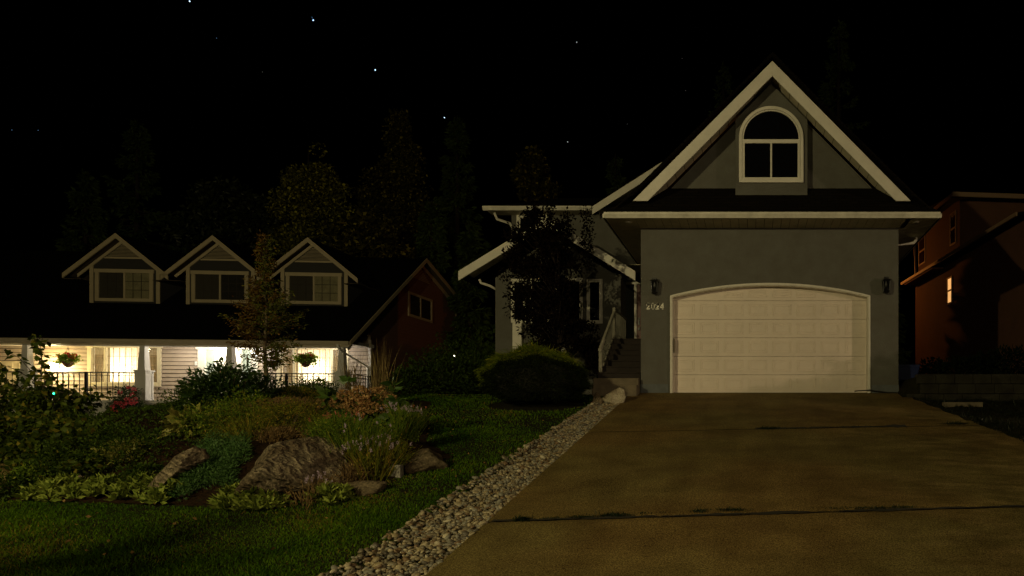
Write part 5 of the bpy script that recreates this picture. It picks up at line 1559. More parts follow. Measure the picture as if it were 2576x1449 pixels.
shrub_px(735, 950, 850, 1020, 14.6, 3800, 0.040, 0.018, ML["dark"], "dark twiggy bush in front of the right porch railing", ry=0.5, shell=0.3)
shrub_px(700, 972, 800, 1035, 13.0, 5200, 0.030, 0.010, ML["lav"], "rounded olive dome shrub left of the dried hydrangea", ry=0.5, shell=0.7, lump=0.08)
# blooms on the rose bush and the dark shrub
def blooms(parent_label, pts, mt, r=0.03, n=40):
    pass
def flower_balls(parent, name, centres, r, n, mt, ls=0.02):
    for c in centres:
        p, d = ball_points(n, c, (r, r, r * 0.75), shell=0.6, lump=0.1)
        leaves(name, p, d, ls, ls * 0.9, mt, parent, fold=0.2, jit=0.6)

shrub_px(560, 985, 700, 1085, 12.6, 3600, 0.045, 0.014, ML["peren"], "tall leafy perennial mass around the little tree's trunk", ry=0.5, shell=0.25, nm="perennial")
shrub_px(650, 1010, 800, 1100, 11.2, 7000, 0.030, 0.010, ML["lav"], "santolina-like olive cushion above the large rock", ry=0.5, shell=0.5, nm="cushion_shrub")
shrub_px(790, 1050, 900, 1150, 10.6, 4500, 0.036, 0.011, ML["peren"], "bushy green perennial base right above the large rock's shoulder", ry=0.4, shell=0.4, nm="perennial")
shrub_px(885, 1065, 1000, 1170, 10.7, 4200, 0.036, 0.011, ML["peren"], "bushy green perennial base under the hydrangea", ry=0.4, shell=0.4, nm="perennial")
shrub_px(330, 1165, 400, 1230, 9.8, 1500, 0.040, 0.020, ML["dark"], "small dark leafy plant against the slanting slab", ry=0.3, shell=0.4, nm="low_plant")
shrub_px(150, 1150, 290, 1200, 10.0, 2400, 0.034, 0.016, ML["dark"], "dark creeping plant above the small standing rock", ry=0.4, shell=0.4, nm="low_plant")
shrub_px(-20, 1185, 75, 1262, 9.0, 1300, 0.050, 0.022, ML["dark"], "dark leafy plant before the yellowish rock", ry=0.3, shell=0.3, nm="low_plant")
shrub_px(55, 1165, 130, 1235, 9.6, 1500, 0.045, 0.020, ML["peren"], "small green leafy plant beside the yellowish rock", ry=0.3, shell=0.3, nm="low_plant")
# spreading juniper on the slope
x, y, z = at(540, 1200)
t = empty("juniper", (x, y, z), "blue-green spreading juniper draped between the slanting slab and the large rock", "juniper")
n = 900; u = rng.uniform(0, 1, n); v = rng.uniform(0, 1, n)
pxs = 440 + u * 180; pys = 1112 + v * 118 + (u < 0.35) * (0.35 - u) * 120
ctr = []
for a_, b_ in zip(pxs, pys):
    if (a_ > 590 and b_ > 1170) or a_ < 510 - (b_ - 1125) * 0.62: continue
    q = ground_at(a_, b_ + 8); ctr.append((q[0], q[1], q[2] + R.uniform(0.03, 0.16)))
p, d = cluster_points(ctr, 16, 0.07); d[:, 2] = np.abs(d[:, 2])
leaves("foliage", p, d, 0.040, 0.010, ML["juniper"], t, jit=0.3)
mb = MB()
for k in range(24):
    q = R.choice(ctr); q2 = R.choice(ctr); mb.tube([(q[0], q[1], q[2] - 0.06), ((q[0] * 2 + q2[0]) / 3, (q[1] * 2 + q2[1]) / 3, (q[2] * 2 + q2[2]) / 3)], 0.008, 5, 0.003)
mb.build("stem", M_bark_d, t)

# lavender: arching grey-olive stalks
def lavender(l, r_, base_py, h, n, label, lean=0.5, mt="lav", tips=None, name="lavender", yd=0.0, w=0.010, spread=0.35, lx=0.0):
    a_ = at(l, base_py, yd); b_ = at(r_, base_py, yd); cx_, cy_ = (a_[0] + b_[0]) / 2, (a_[1] + b_[1]) / 2
    t = empty(name, (cx_, cy_, Hf(cx_, cy_)), label, "lavender" if name == "lavender" else "perennial")
    hw = abs(b_[0] - a_[0]) / 2
    q = rng.normal(0, 0.42, (n, 2)); q[:, 0] = np.clip(q[:, 0], -1, 1)
    X = cx_ + q[:, 0] * hw; Y = cy_ + q[:, 1] * spread
    pts = np.stack([X, Y, H(X, Y) - 0.01], 1)
    dirs = np.stack([q[:, 0] * lean + lx, q[:, 1] * lean * 0.6, np.zeros(n)], 1)
    blades("stalks", pts, h, w, ML[mt], t, lean=0.14, dirs=dirs, hvar=0.3, curve=0.15)
    m_ = int(n * 5.0); u = rng.uniform(0.05, 0.80, m_); k = rng.integers(0, n, m_)
    dd = unit(np.stack([dirs[k, 0], dirs[k, 1], np.ones(m_)], 1))
    pl_ = pts[k] + dd * (h * u)[:, None] + rng.normal(0, 0.025, (m_, 3))
    leaves("foliage", pl_, dd + rng.normal(0, 0.3, dd.shape), 0.042, 0.011, ML[mt], t, jit=0.4)
    if tips:
        m_ = int(n * tips[1]); k = rng.integers(0, n, m_)
        dd = unit(np.stack([dirs[k, 0], dirs[k, 1], np.ones(m_)], 1))
        for j in range(m_):
            pass
        s = rng.uniform(0.82, 1.02, m_)
        tip = pts[k] + dd * (h * s)[:, None]
        reps = 14
        tp = np.repeat(tip, reps, 0) + np.repeat(dd, reps, 0) * rng.uniform(0, tips[2], (m_ * reps, 1)) + rng.normal(0, 0.006, (m_ * reps, 3))
        leaves("blossoms", tp, np.repeat(dd, reps, 0), 0.020, 0.012, ML[tips[0]], t, jit=0.8)
    return t
lavender(560, 680, 1085, 0.44, 560, "olive lavender clump left of the large rock, leaning left", lean=0.9, lx=-0.35)
lavender(640, 800, 1072, 0.42, 800, "broad olive lavender clump above the large rock", lean=0.7, tips=("dry", 0.5, 0.04))
lavender(585, 660, 1105, 0.34, 500, "short olive lavender at the top of the juniper", lean=1.1, lx=-0.5)
lavender(660, 760, 1105, 0.20, 420, "dry brown trailing stalks draped over the top of the large rock", lean=1.2, mt="dry", name="trailing_stalks", lx=0.2)
lavender(795, 900, 1120, 0.42, 520, "green perennial with coral flower spikes right of the large rock", mt="peren", tips=("pink", 0.035, 0.05), name="coral_perennial", lean=0.5)
lavender(850, 960, 1160, 0.54, 520, "tall airy green perennial in the middle of the right bed", mt="peren", name="airy_perennial", lean=0.5, tips=("lilac", 0.02, 0.03))
lavender(900, 1010, 1190, 0.46, 850, "fading perennial with pale lilac spikes above the utility box", mt="lav", tips=("lilac", 0.05, 0.05), name="lilac_perennial", lean=0.7)
lavender(985, 1055, 1120, 0.52, 520, "perennial with lilac and coral tips at the right edge of the bed", mt="peren", tips=("lilac", 0.07, 0.05), name="edge_perennial", lean=0.5, yd=0.2)
lavender(1020, 1062, 1085, 0.42, 260, "small perennial with coral spikes beside the lawn", mt="peren", tips=("pink", 0.05, 0.04), name="coral_perennial", lean=0.5, yd=0.1)
lavender(745, 830, 1262, 0.30, 130, "sparse lilac-tipped stalks in front of the large rock", mt="dry", tips=("lilac", 0.10, 0.05), name="lilac_stalks", lean=0.7, yd=0.05)
lavender(830, 930, 1205, 0.24, 600, "brown wispy grass between the large rock and the utility box", mt="dry", name="wispy_grass", lean=1.1, lx=-0.3)

# hydrangea with dried heads and big leaves
hy_y = 12.2
x, z = PX(900, hy_y), 0
t = empty("hydrangea", (x, hy_y, Hf(x, hy_y)), "hydrangea with large brown dried flower heads and broad leaves", "hydrangea")
heads = [(865, 992, 22), (905, 988, 34), (948, 992, 38), (985, 1000, 18), (848, 1012, 26), (890, 1016, 34), (935, 1024, 26), (965, 1028, 22), (842, 1000, 14), (915, 1006, 22), (870, 1024, 20), (905, 1034, 20)]
for (px, py, r_) in heads:
    c = P(px, py + 2, hy_y + R.uniform(-0.25, 0.15)); rr = r_ * hy_y / F * 0.62
    p, d = ball_points(int(260 * (r_ / 26) ** 2), c, (rr, rr, rr * 0.8), shell=0.75, lump=0.15)
    leaves("flower_head", p, d, 0.030, 0.030, ML["hyd_f"], t, jit=0.9, fold=0.3)
c = P(862, 984, hy_y + 0.1); p, d = ball_points(160, c, (0.07, 0.07, 0.06), shell=0.7); leaves("pale_flower_head", p, d, 0.028, 0.028, ML["hyd_p"], t, jit=0.9)
bl, bd = [], []
for (px, py) in ((985, 966), (985, 985), (955, 1030), (985, 1045), (990, 1032), (878, 958), (1000, 1010), (822, 988), (830, 1000), (965, 1060), (1005, 1048)):
    for k in range(6):
        a_ = k * 1.05 + R.uniform(-0.2, 0.2); bl.append(P(px, py, hy_y - 0.1)); bd.append((math.cos(a_), math.sin(a_) * 0.7, R.uniform(-0.05, 0.7)))
leaves("foliage", np.array(bl), np.array(bd), 0.19, 0.105, ML["hyd_l"], t, jit=0.12, fold=0.12, droop=0.1)
p, d = ball_points(420, P(915, 1040, hy_y + 0.1), (0.55, 0.3, 0.3), shell=0.4); leaves("foliage", p, d, 0.13, 0.075, ML["hyd_l"], t, jit=0.5, fold=0.12)
mb = MB()
for (px, py) in [(h_[0], h_[1]) for h_ in heads] + [(985, 966), (878, 958), (1000, 1010), (990, 1040)]:
    q = P(px, py, hy_y); b0 = (x + R.uniform(-0.2, 0.2), hy_y + 0.05); mb.tube([(b0[0], b0[1], Hf(*b0) - 0.02), ((b0[0] + q[0]) / 2, hy_y, (q[2] + Hf(*b0)) / 2), q], 0.008, 6, 0.005)
mb.build("stem", M_stem, t)

# lamb's ear rosettes along the lawn edge
def rosette(l, r_, b, n, label, ll=0.15, lw=0.055, yd=0.12, hgt=0.12):
    ll *= 0.72; lw *= 0.66; n = int(n * 1.7)
    g_ = ground_at((l + r_) / 2, b); cx_, cy_ = g_[0], g_[1] + yd; hw = (r_ - l) * cy_ / F / 2
    m_ = max(5, int(n / 9))
    c = rng.uniform(-1, 1, (m_, 2)); c = c[(c ** 2).sum(1) < 1.0]
    X = cx_ + c[:, 0] * (hw * 0.75); Y = cy_ + c[:, 1] * 0.24; Z = H(X, Y)
    p = np.repeat(np.stack([X, Y, Z + 0.03 + hgt * rng.uniform(0, 1, len(X)) * (1 - (c ** 2).sum(1))], 1), 12, 0)
    a_ = rng.uniform(0, 6.28, len(p)); e = rng.uniform(0.05, 1.1, len(p))
    d = np.stack([np.cos(a_) * np.cos(e), np.sin(a_) * np.cos(e), np.sin(e)], 1)
    o = leaves("lambs_ear", p + d * 0.01, d, ll, lw, ML["lamb"], None, jit=0.12, fold=0.18, droop=0.05)
    tag(o, label, "lamb's ear", "lamb's ear plants along the lawn edge")
rosette(18, 200, 1262, 330, "wide darker lamb's ear at the left end of the bed edge", ll=0.16, lw=0.06)
rosette(168, 262, 1258, 200, "lamb's ear in front of the small standing rock", ll=0.13)
rosette(250, 395, 1256, 300, "lamb's ear patch left of the slanting rock slab", ll=0.15)
rosette(358, 440, 1268, 150, "lamb's ear at the foot of the slanting rock slab", ll=0.16, lw=0.065)
rosette(512, 665, 1284, 420, "largest bright lamb's ear left of the large rock", ll=0.15, hgt=0.22)
rosette(598, 705, 1286, 260, "bright lamb's ear under the left foot of the large rock", ll=0.14)
rosette(748, 888, 1270, 330, "bright lamb's ear in front of the low brownish rock", ll=0.14, hgt=0.16)

# utility box among the rocks
g_ = ground_at(993, 1203)
bx = empty("utility_box", g_, "small pale grey utility box standing at the bed edge between two rocks", "utility box")
x, y, z = g_; s = y / F
mb = MB(); mb.box(x - 0.005, x + 15 * s, y, y + 0.09, z - 0.03, z + 33 * s); mb.box(x - 17 * s, x - 0.008, y + 0.02, y + 0.12, z - 0.03, z + 30 * s)
mb.build("box_body", mat("grey_plastic_box", (0.22, 0.20, 0.16), 0.5, var=0.15), bx, bevel=0.006)
mb = MB(); mb.box(x + 0.002, x + 15 * s - 0.004, y - 0.008, y, z + 0.01, z + 31 * s); mb.build("cover", mat("grey_plastic_cover", (0.27, 0.25, 0.20), 0.45), bx, bevel=0.004)
mb = MB(); mb.tube([(x - 8 * s, y + 0.04, z - 0.02), (x - 8 * s, y + 0.04, z + 38 * s)], 0.018, 8); mb.build("conduit", mat("grey_conduit", (0.2, 0.18, 0.15), 0.5), bx)

# ------------------------------------------------------------------ trees
def branch_tree(name, base, top_z, trunk_r, clusters, n_each, sr, ll, lw, mt, label, cat="tree", bark=None, crown="crown", lean=0.0, group=None, seg=5, fork=0.25, droop=0.2, jit=0.9, fold=0.2, mt2=None):
    t = empty(name, base, label, cat, group)
    b = Vector(base); top = Vector((b.x + lean, b.y, top_z)); hgt = top_z - b.z
    mb = MB()
    tp = [b - Vector((0, 0, 0.1))]
    for i in range(1, seg + 1):
        f = i / seg; tp.append(b.lerp(top, f) + Vector((R.uniform(-1, 1), R.uniform(-1, 1), 0)) * hgt * 0.008)
    mb.tube(tp, trunk_r, 8, trunk_r * 0.15)
    o = mb.build("trunk", bark or M_bark, t, smooth=True)
    mb = MB()
    for c in clusters[:140]:
        c = Vector(c); zf = max(fork, min(0.97, (c.z - b.z) / hgt - 0.10 - 0.25 * math.hypot(c.x - b.x, c.y - b.y) / hgt))
        s_ = b.lerp(top, zf); m_ = s_.lerp(c, 0.5) + Vector((0, 0, -0.03 * hgt * R.random()))
        mb.tube([s_, m_, c], trunk_r * 0.28 * (1.15 - zf), 5, trunk_r * 0.05)
    mb.build("branches", bark or M_bark, t, smooth=True)
    p, d = cluster_points(clusters, n_each, sr)
    leaves(crown, p, d, ll, lw, mt, t, jit=jit, fold=fold, droop=droop)
    return t
def crown_px(n, y, prof, dy=0.5, top_bias=1.0):
    """cluster centres inside a crown outline given as (py, left px, right px) rows"""
    rows = np.array(prof, float); out = []
    while len(out) < n:
        py = R.uniform(rows[0, 0], rows[-1, 0]); l = np.interp(py, rows[:, 0], rows[:, 1]); r_ = np.interp(py, rows[:, 0], rows[:, 2])
        if R.random() > (r_ - l) / (rows[:, 2] - rows[:, 1]).max() + 0.08: continue
        u = R.uniform(-1, 1); px = (l + r_) / 2 + u * (r_ - l) / 2
        if noise.noise(Vector((px / 26.0, py / 46.0, y * 3.1))) < -0.10: continue
        if abs(u) > 0.62 + 0.38 * math.sin(py * 0.13 + (2 if u > 0 else 0)) : continue
        w = (r_ - l) / 2 * y / F; out.append((PX(px, y), y + R.uniform(-1, 1) * w * dy * math.sqrt(max(0, 1 - u * u)), PZ(py, y)))
    return out
# young tree in front of the porch: thin trunk, rising twigs with leaves along them
ty = 13.6; tx = PX(668, ty); bz = Hf(tx, ty)
t = empty("young_maple_tree", (tx, ty, bz), "young slender tree with reddish leaves in front of the lit porch", "tree")
mb = MB(); tz = PZ(592, ty)
tr_pts = [(tx + 0.02 * math.sin(k * 1.7), ty, bz - 0.05 + (tz - bz) * k / 9) for k in range(10)]
mb.tube(tr_pts, 0.042, 8, 0.006); mb.build("trunk", M_bark, t, smooth=True)
mb = MB(); PL, DL, PR, DR_ = [], [], [], []
for k in range(185):
    f = 0.17 + 0.80 * (k + R.random()) / 185; z0 = bz + (tz - bz) * f
    env = np.interp(f, [0.17, 0.22, 0.32, 0.42, 0.55, 0.66, 0.75, 0.85, 1.0], [0.28, 0.50, 0.58, 0.60, 0.46, 0.27, 0.17, 0.11, 0.05])
    a_ = R.uniform(0, 6.28); L_ = env * R.uniform(0.45, 1.12); rise_ = R.uniform(0.12, 0.6) if f > 0.3 else R.uniform(-0.25, 0.35)
    if f > 0.7: rise_ += 0.8
    dx, dy = math.cos(a_), math.sin(a_)
    q0 = Vector((tx, ty, z0)); q2 = q0 + Vector((dx * L_, dy * L_, L_ * rise_)); q1 = q0.lerp(q2, 0.55) + Vector((0, 0, 0.04))
    mb.tube([q0, q1, q2], 0.008, 5, 0.002)
    m_ = int(16 + 62 * L_ / 0.6); u = rng.uniform(0.15, 1.0, m_) ** 0.75
    ps = np.array(q0)[None] * (1 - u)[:, None] + np.array(q2)[None] * u[:, None] + rng.normal(0, 0.034, (m_, 3)); ps[:, 2] += 0.02
    ds = np.tile([dx * 0.8, dy * 0.8, 0.1], (m_, 1)) + rng.normal(0, 0.55, (m_, 3))
    red = (dx < 0.05) if R.random() < 0.85 else (dx > 0)
    (PR if red else PL).append(ps); (DR_ if red else DL).append(ds)
mb.build("branches", M_bark, t, smooth=True)
leaves("crown", np.concatenate(PL), np.concatenate(DL), 0.062, 0.022, ML["redgreen"], t, jit=0.2, fold=0.2, droop=0.2)
leaves("crown", np.concatenate(PR), np.concatenate(DR_), 0.062, 0.022, ML["red"], t, jit=0.2, fold=0.2, droop=0.2)

# dark purple tree in front of the wing of the garage house
py_ = 19.4
prof = [(528, 1345, 1380), (560, 1300, 1420), (600, 1272, 1455), (660, 1262, 1470), (740, 1262, 1462), (800, 1272, 1470), (860, 1310, 1495), (890, 1330, 1490)]
cl = crown_px(560, py_, prof, 0.7)
for (px, py0, py1) in ((1340, 520, 600), (1380, 515, 600), (1425, 540, 640), (1476, 530, 660), (1300, 600, 680), (1510, 860, 950), (1490, 820, 930)):
    for k in range(14):
        f = k / 13; cl.append((PX(px + R.uniform(-5, 5), py_), py_ + R.uniform(-0.1, 0.1), PZ(py0 + (py1 - py0) * f, py_)))
branch_tree("purple_plum_tree", (PX(1405, py_), py_, 0.66), PZ(560, py_), 0.07, cl, 30, 0.17, 0.085, 0.05, ML["plum"], "dark purple-leaved tree in front of the low wing's windows", bark=M_bark_d, fork=0.12, droop=0.1)

# mound of thread cypress and spruce at the lawn's far corner
def needle_mound(name, c, r, n, ll, lw, mt, label, droop, cut=-0.75, jit=0.35, twigs=0.0, shell=0.9):
    t = empty(name, (c[0], c[1], Hf(c[0], c[1])), label, "shrub")
    p, d = ball_points(n, c, r, shell=shell, lump=0.10, freq=2.2)
    k_ = rng.integers(0, len(p), 900); p = np.concatenate([p, p[k_] + d[k_] * rng.uniform(0.03, 0.13, (900, 1))]); d = np.concatenate([d, d[k_]])
    ok = (d[:, 2] > cut) & (p[:, 2] > H(p[:, 0], p[:, 1])); p, d = p[ok], d[ok]
    leaves("foliage", p, d, ll, lw, mt, t, jit=jit, droop=droop)
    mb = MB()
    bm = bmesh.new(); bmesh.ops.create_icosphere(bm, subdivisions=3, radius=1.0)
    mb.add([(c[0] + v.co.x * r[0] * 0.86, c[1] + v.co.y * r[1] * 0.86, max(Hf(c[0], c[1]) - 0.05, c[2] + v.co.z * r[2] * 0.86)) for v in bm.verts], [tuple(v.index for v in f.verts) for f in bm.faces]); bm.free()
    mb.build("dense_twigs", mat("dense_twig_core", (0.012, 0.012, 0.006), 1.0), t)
    return t
needle_mound("spruce_mound", (-4.72, 16.0, 0.86), (1.08, 0.92, 0.50), 26000, 0.075, 0.012, ML["spruce"], "dense dark rounded spruce mound where the lawn meets the gravel", 0.0, jit=0.55)
needle_mound("thread_cypress", (-5.0, 16.75, 1.0), (1.04, 0.92, 0.66), 22000, 0.17, 0.012, ML["thuja"], "yellow-green mop of thread cypress rising behind the dark mound", 0.75, jit=0.45, cut=-0.2)

# day lilies, roses and geranium baskets at the porch
a_ = LF(-27.4, 29.3, 0); t = empty("day_lily_clump", (a_[0], a_[1], 0.0), "bright green strappy day lilies under the porch railing", "day lily")
n = 900; q = rng.normal(0, 0.5, (n, 2)); X = a_[0] + q[:, 0] * 0.75; Y = 29.0 + q[:, 1] * 0.5 + 0.095 * (X - X0L) + 0.3
blades("leaf", np.stack([X, Y, np.full(n, 0.05)], 1), 0.85, 0.035, ML["lily"], t, lean=0.3, curve=0.5)
t = empty("rose_bush", (-26.2, 28.9, 0.1), "bush of pink and red roses beside the porch steps", "rose bush")
P_, D_ = [], []
for (px, py, r_) in ((322, 990, 0.42), (300, 1015, 0.35), (335, 1020, 0.35), (290, 1030, 0.25)):
    p, d = ball_points(750, P(px, py, 29.0), (r_, 0.3, r_ * 0.8), shell=0.2); P_.append(p); D_.append(d)
leaves("foliage", np.concatenate(P_), np.concatenate(D_), 0.075, 0.045, ML["rose"], t, jit=0.9)
fl = [(302, 987), (331, 992), (322, 974), (338, 980), (322, 1013), (313, 1015), (301, 1014), (292, 1013), (286, 1022), (279, 1028), (318, 1004), (338, 1013), (325, 1005), (332, 1014), (292, 1035), (308, 1023), (340, 1004)]
for k, (px, py) in enumerate(fl):
    p, d = ball_points(26, P(px, py, 28.6), (0.075, 0.06, 0.05), shell=0.5); leaves("blossom", p, d, 0.05, 0.05, ML["rosef"], t, jit=0.6)
mb = MB()
for k in range(12): mb.tube([(-26.0 + R.uniform(-.2, .2), 28.9, 0.0), P(R.uniform(285, 340), R.uniform(985, 1030), 29.0)], 0.012, 5, 0.004)
mb.build("stem", M_stem, t)
def basket(px, py, d, label, halfw):
    c = Vector(P(px, py + 8, d))
    t = empty("hanging_basket", c, label, "flower basket", "geranium baskets hanging from the porch beam")
    mb = MB(); mb.lathe([(0.05, -0.22), (0.13, -0.17), (0.19, -0.06), (0.215, 0.03), (0.20, 0.03)], tuple(c), 18); mb.build("pot", mat("wicker_brown", (0.16, 0.07, 0.03), 0.8, var=0.4, scale=30, bump=0.6, bscale=50), t, smooth=True)
    mb = MB()
    for a_ in (0, 2.1, 4.2): mb.tube([(c.x + 0.2 * math.cos(a_), c.y + 0.2 * math.sin(a_), c.z + 0.03), (c.x, c.y, c.z + 0.62)], 0.005, 4)
    mb.tube([(c.x, c.y, c.z + 0.62), (c.x, c.y, 3.34)], 0.005, 4)
    mb.build("hanger_wire", M_black, t)
    p, dd = ball_points(620, (c.x, c.y, c.z + 0.14), (halfw, halfw * 0.8, 0.22), shell=0.3, lump=0.35); leaves("foliage", p, dd, 0.085, 0.085, ML["geran"], t, jit=0.9, fold=0.15, droop=0.2)
    for k in range(7):
        a_ = R.uniform(0, 6.28); rr = halfw * R.uniform(0.3, 1.05); q = (c.x + rr * math.cos(a_), c.y - abs(rr * math.sin(a_)) * 0.6, c.z + R.uniform(0.16, 0.40))
        p, dd = ball_points(36, q, (0.055, 0.055, 0.045), shell=0.4); leaves("blossom", p, dd, 0.045, 0.045, ML["geranf"], t, jit=0.7)
basket(171, 903, 30.6, "geranium basket hanging at the left beside the glaring lantern", 0.40)
basket(769, 903, 31.0, "geranium basket hanging before the right porch window", 0.45)

# reed grass beside the corner of the porch house
for (px, yy, h_, lab) in ((955, 15.5, 1.15, "tall brown reed grass plumes standing before the dark gable"), (885, 15.5, 0.9, "thin arching reed grass in front of the last porch column")):
    x = PX(px, yy); z = Hf(x, yy); t = empty("reed_grass", (x, yy, z), lab, "ornamental grass")
    n = 70; pts = np.stack([x + rng.normal(0, 0.10, n), yy + rng.normal(0, 0.08, n), np.full(n, z)], 1)
    blades("stalks", pts, h_, 0.010, ML["reed"], t, lean=0.10, curve=0.1, hvar=0.25)

# dark hedge shrubs between the two houses
def tall_bush(px, top, yy, w, n, label, mt="dark", ll=0.12, lw=0.05, rise=0.0):
    x = PX(px, yy); z0 = Hf(x, yy); zt = PZ(top, yy)
    return shrub("tall_shrub", (x, yy, (z0 + zt) / 2), (w, w * 0.7, (zt - z0) / 2 * 1.02), n, ll, lw, ML[mt], label, stems=8, shell=0.45, lump=0.25)
tall_bush(1105, 885, 24, 1.15, 4200, "tall dark laurel in front of the reddish gable wall")
tall_bush(1165, 845, 27, 1.3, 4200, "tallest dark shrub right of the reddish gable")
tall_bush(1040, 925, 23, 1.0, 3600, "lower dark shrub beneath the gable window")
tall_bush(1215, 880, 25, 1.1, 3200, "dark shrub next to the grey wing of the garage house")
t = empty("path_light", P(1143, 895, 22.9), "tiny white path light twinkling among the dark hedge shrubs", "garden light")
mb = MB(); q = P(1143, 895, 22.9)
mb.lathe([(0.008, -0.02), (0.02, 0), (0.008, 0.02)], q, 8); mb.build("bulb", emit("white_led", (1.0, 0.9, 0.7), 5), t)
mb = MB(); mb.tube([(q[0], q[1], Hf(q[0], q[1])), (q[0], q[1], q[2] - 0.03)], 0.012, 6); mb.build("stake", M_black, t)
hd = empty("hedge", (-12.0, 39.0, 0.5), "unseen tall hedge added to shade the lower part of the reddish gable", "hedge")  # added out of sight to block sodium light from the lower gable
p = np.stack([rng.uniform(-12.6, -11.4, 9000), rng.uniform(34.5, 46, 9000), rng.uniform(0.5, 4.7, 9000)], 1)
leaves("foliage", p, rng.normal(0, 1, p.shape), 0.22, 0.12, ML["dark"], hd)
mb = MB()
for k in range(12): mb.tube([(-12, 35 + k, 0.3), (-12, 35 + k, 4.2)], 0.05, 6, 0.02)
mb.build("stem", M_bark_d, hd)
tt_ = empty("tall_shrub", (-9.6, 0.7, -1.6), "unseen dense shrub added to shade the near end of the lawn", "shrub")  # added out of view so its shadow darkens the near lawn
n = 9000; p = np.stack([rng.uniform(-11.2, -8.2, n), rng.uniform(0.4, 1.1, n), rng.uniform(0, 1, n)], 1); p[:, 2] = -1.6 + p[:, 2] * (4.45 + 0.25 * np.sin(p[:, 0] * 4) + 0.15 * np.sin(p[:, 0] * 11))
leaves("foliage", p, rng.normal(0, 1, p.shape), 0.12, 0.07, ML["dark"], tt_)
mb = MB()
for k in range(6): mb.tube([(-9.8 + R.uniform(-.4, .4), 0.7, -1.7), (-11 + k * 0.5, 0.75, 2.2)], 0.03, 5, 0.01)
mb.build("stem", M_bark_d, tt_)
# planting added outside the right edge of the view to shade driveway, garage wall and side house
hd = empty("hedge", (10.5, 12.8, -0.3), "unseen loose hedge added to shade the driveway and lower garage wall", "hedge")
n = 15000; X = rng.uniform(8.6, 13.5, n); tp = 2.24 + 0.26 * (X - 9.0) + 0.10 * np.sin(X * 5) + 0.08 * np.sin(X * 13)
p = np.stack([X, rng.uniform(12.4, 13.2, n), -0.3 + (tp + 0.3) * rng.uniform(0, 1, n)], 1)
leaves("foliage", p, rng.normal(0, 1, p.shape), 0.12, 0.07, ML["dark"], hd)
n = 16000; Y = rng.uniform(2.5, 12.2, n); p = np.stack([rng.uniform(7.6, 8.3, n), Y, -1.6 + rng.uniform(0, 1, n) * (3.5 + 0.15 * np.sin(Y * 6))], 1)
leaves("foliage", p, rng.normal(0, 1, p.shape), 0.12, 0.07, ML["dark"], hd)
mb = MB()
for k in range(10): mb.tube([(8.8 + k * 0.5, 12.8, -0.4), (8.8 + k * 0.5, 12.8, 1.9)], 0.02, 5, 0.01)
mb.build("stem", M_bark_d, hd)
cl = [(17.0 + R.gauss(0, 1.5), 13.6 + R.gauss(0, 1.3), 4.4 + R.gauss(0, 1.9)) for _ in range(420)]
branch_tree("blocker_tree", (17.0, 13.6, 0.3), 8.5, 0.16, cl, 34, 0.5, 0.22, 0.15, ML["broad"], "unseen dense tree added to keep lamp light off the side house", bark=M_bark_d)  # added out of view to block the right lamp from the side house
tall_bush(2420, 905, 20.5, 1.5, 2600, "dark shrub on the bank above the retaining wall", mt="bank")
tall_bush(2540, 880, 20, 1.2, 2200, "taller dark shrub on the bank above the wall, nearest the frame edge", mt="bank")

# ------------------------------------------------------------------ far trees
def conifer(name, px, top, yy, wpx, base_z, label, n_br=110, per=70, mt="conifer", sz=0.38):
    x = PX(px, yy); zt = PZ(top, yy); w = wpx * yy / F / 2; hgt = zt - base_z
    t = empty(name, (x, yy, base_z), label, "conifer", "trees behind the houses")
    mb = MB(); mb.tube([(x, yy, base_z - 0.3), (x, yy, base_z + hgt * 0.5), (x, yy, zt)], 0.03 * hgt * 0.6, 8, 0.03); mb.build("trunk", M_bark_d, t, smooth=True)
    mb = MB(); P_, D_ = [], []
    for i in range(n_br):
        f = (i + R.random()) / n_br; z = base_z + hgt * (0.12 + 0.86 * f); L_ = w * (1 - f) ** 0.85 * R.uniform(0.6, 1.12) + 0.25
        a_ = R.uniform(0, 6.28); dx, dy = math.cos(a_), math.sin(a_)
        q0, q1, q2 = (x, yy, z), (x + dx * L_ * 0.6, yy + dy * L_ * 0.6, z - 0.05 * L_), (x + dx * L_, yy + dy * L_, z + 0.02 * L_)
        mb.tube([q0, q1, q2], 0.04, 4, 0.01)
        u = rng.uniform(0.12, 1.0, per) ** 0.7
        ps = np.stack([x + dx * L_ * u, yy + dy * L_ * u, z - 0.10 * L_ * np.sin(u * 3.0) + rng.normal(0, 0.10, per)], 1) + rng.normal(0, 0.16, (per, 3)) * (1.2 - u)[:, None]
        P_.append(ps); D_.append(np.stack([np.full(per, dx), np.full(per, dy), np.full(per, -0.2)], 1) + rng.normal(0, 0.5, (per, 3)))
    mb.build("branches", M_bark_d, t)
    leaves("crown", np.concatenate(P_), np.concatenate(D_), sz, sz * 0.36, ML[mt], t, jit=0.3, droop=0.35)
conifer("fir_tree", 345, 300, 52, 330, 0.2, "huge dim fir rising behind the first two dormers", per=80)
conifer("fir_tree", 215, 430, 48, 240, 0.2, "shorter dim fir next to the huge one, above the first dormer", per=60)
conifer("fir_tree", 1150, 290, 50, 210, 0.3, "tall dark green fir beside the tallest leafy tree", per=80)
conifer("fir_tree", 2203, 560, 32.5, 125, 1.0, "narrow unseen fir added behind the garage to shade the side house", n_br=130, per=90)  # added out of sight to block sodium light from the lower side wall
conifer("fir_tree", 1085, 505, 44, 130, 0.3, "small bluish fir above the ridge end of the porch house", per=60)
conifer("fir_tree", 1180, 575, 42, 130, 0.3, "small fir beside the lower gable of the garage house", per=60)
conifer("fir_tree", 1548, 385, 55, 110, 0.3, "faint fir tip above the second gable of the garage house", per=40)
conifer("fir_tree", 2110, 40, 58, 330, 0.3, "barely visible tall fir behind the steep gable and the side house", per=60)
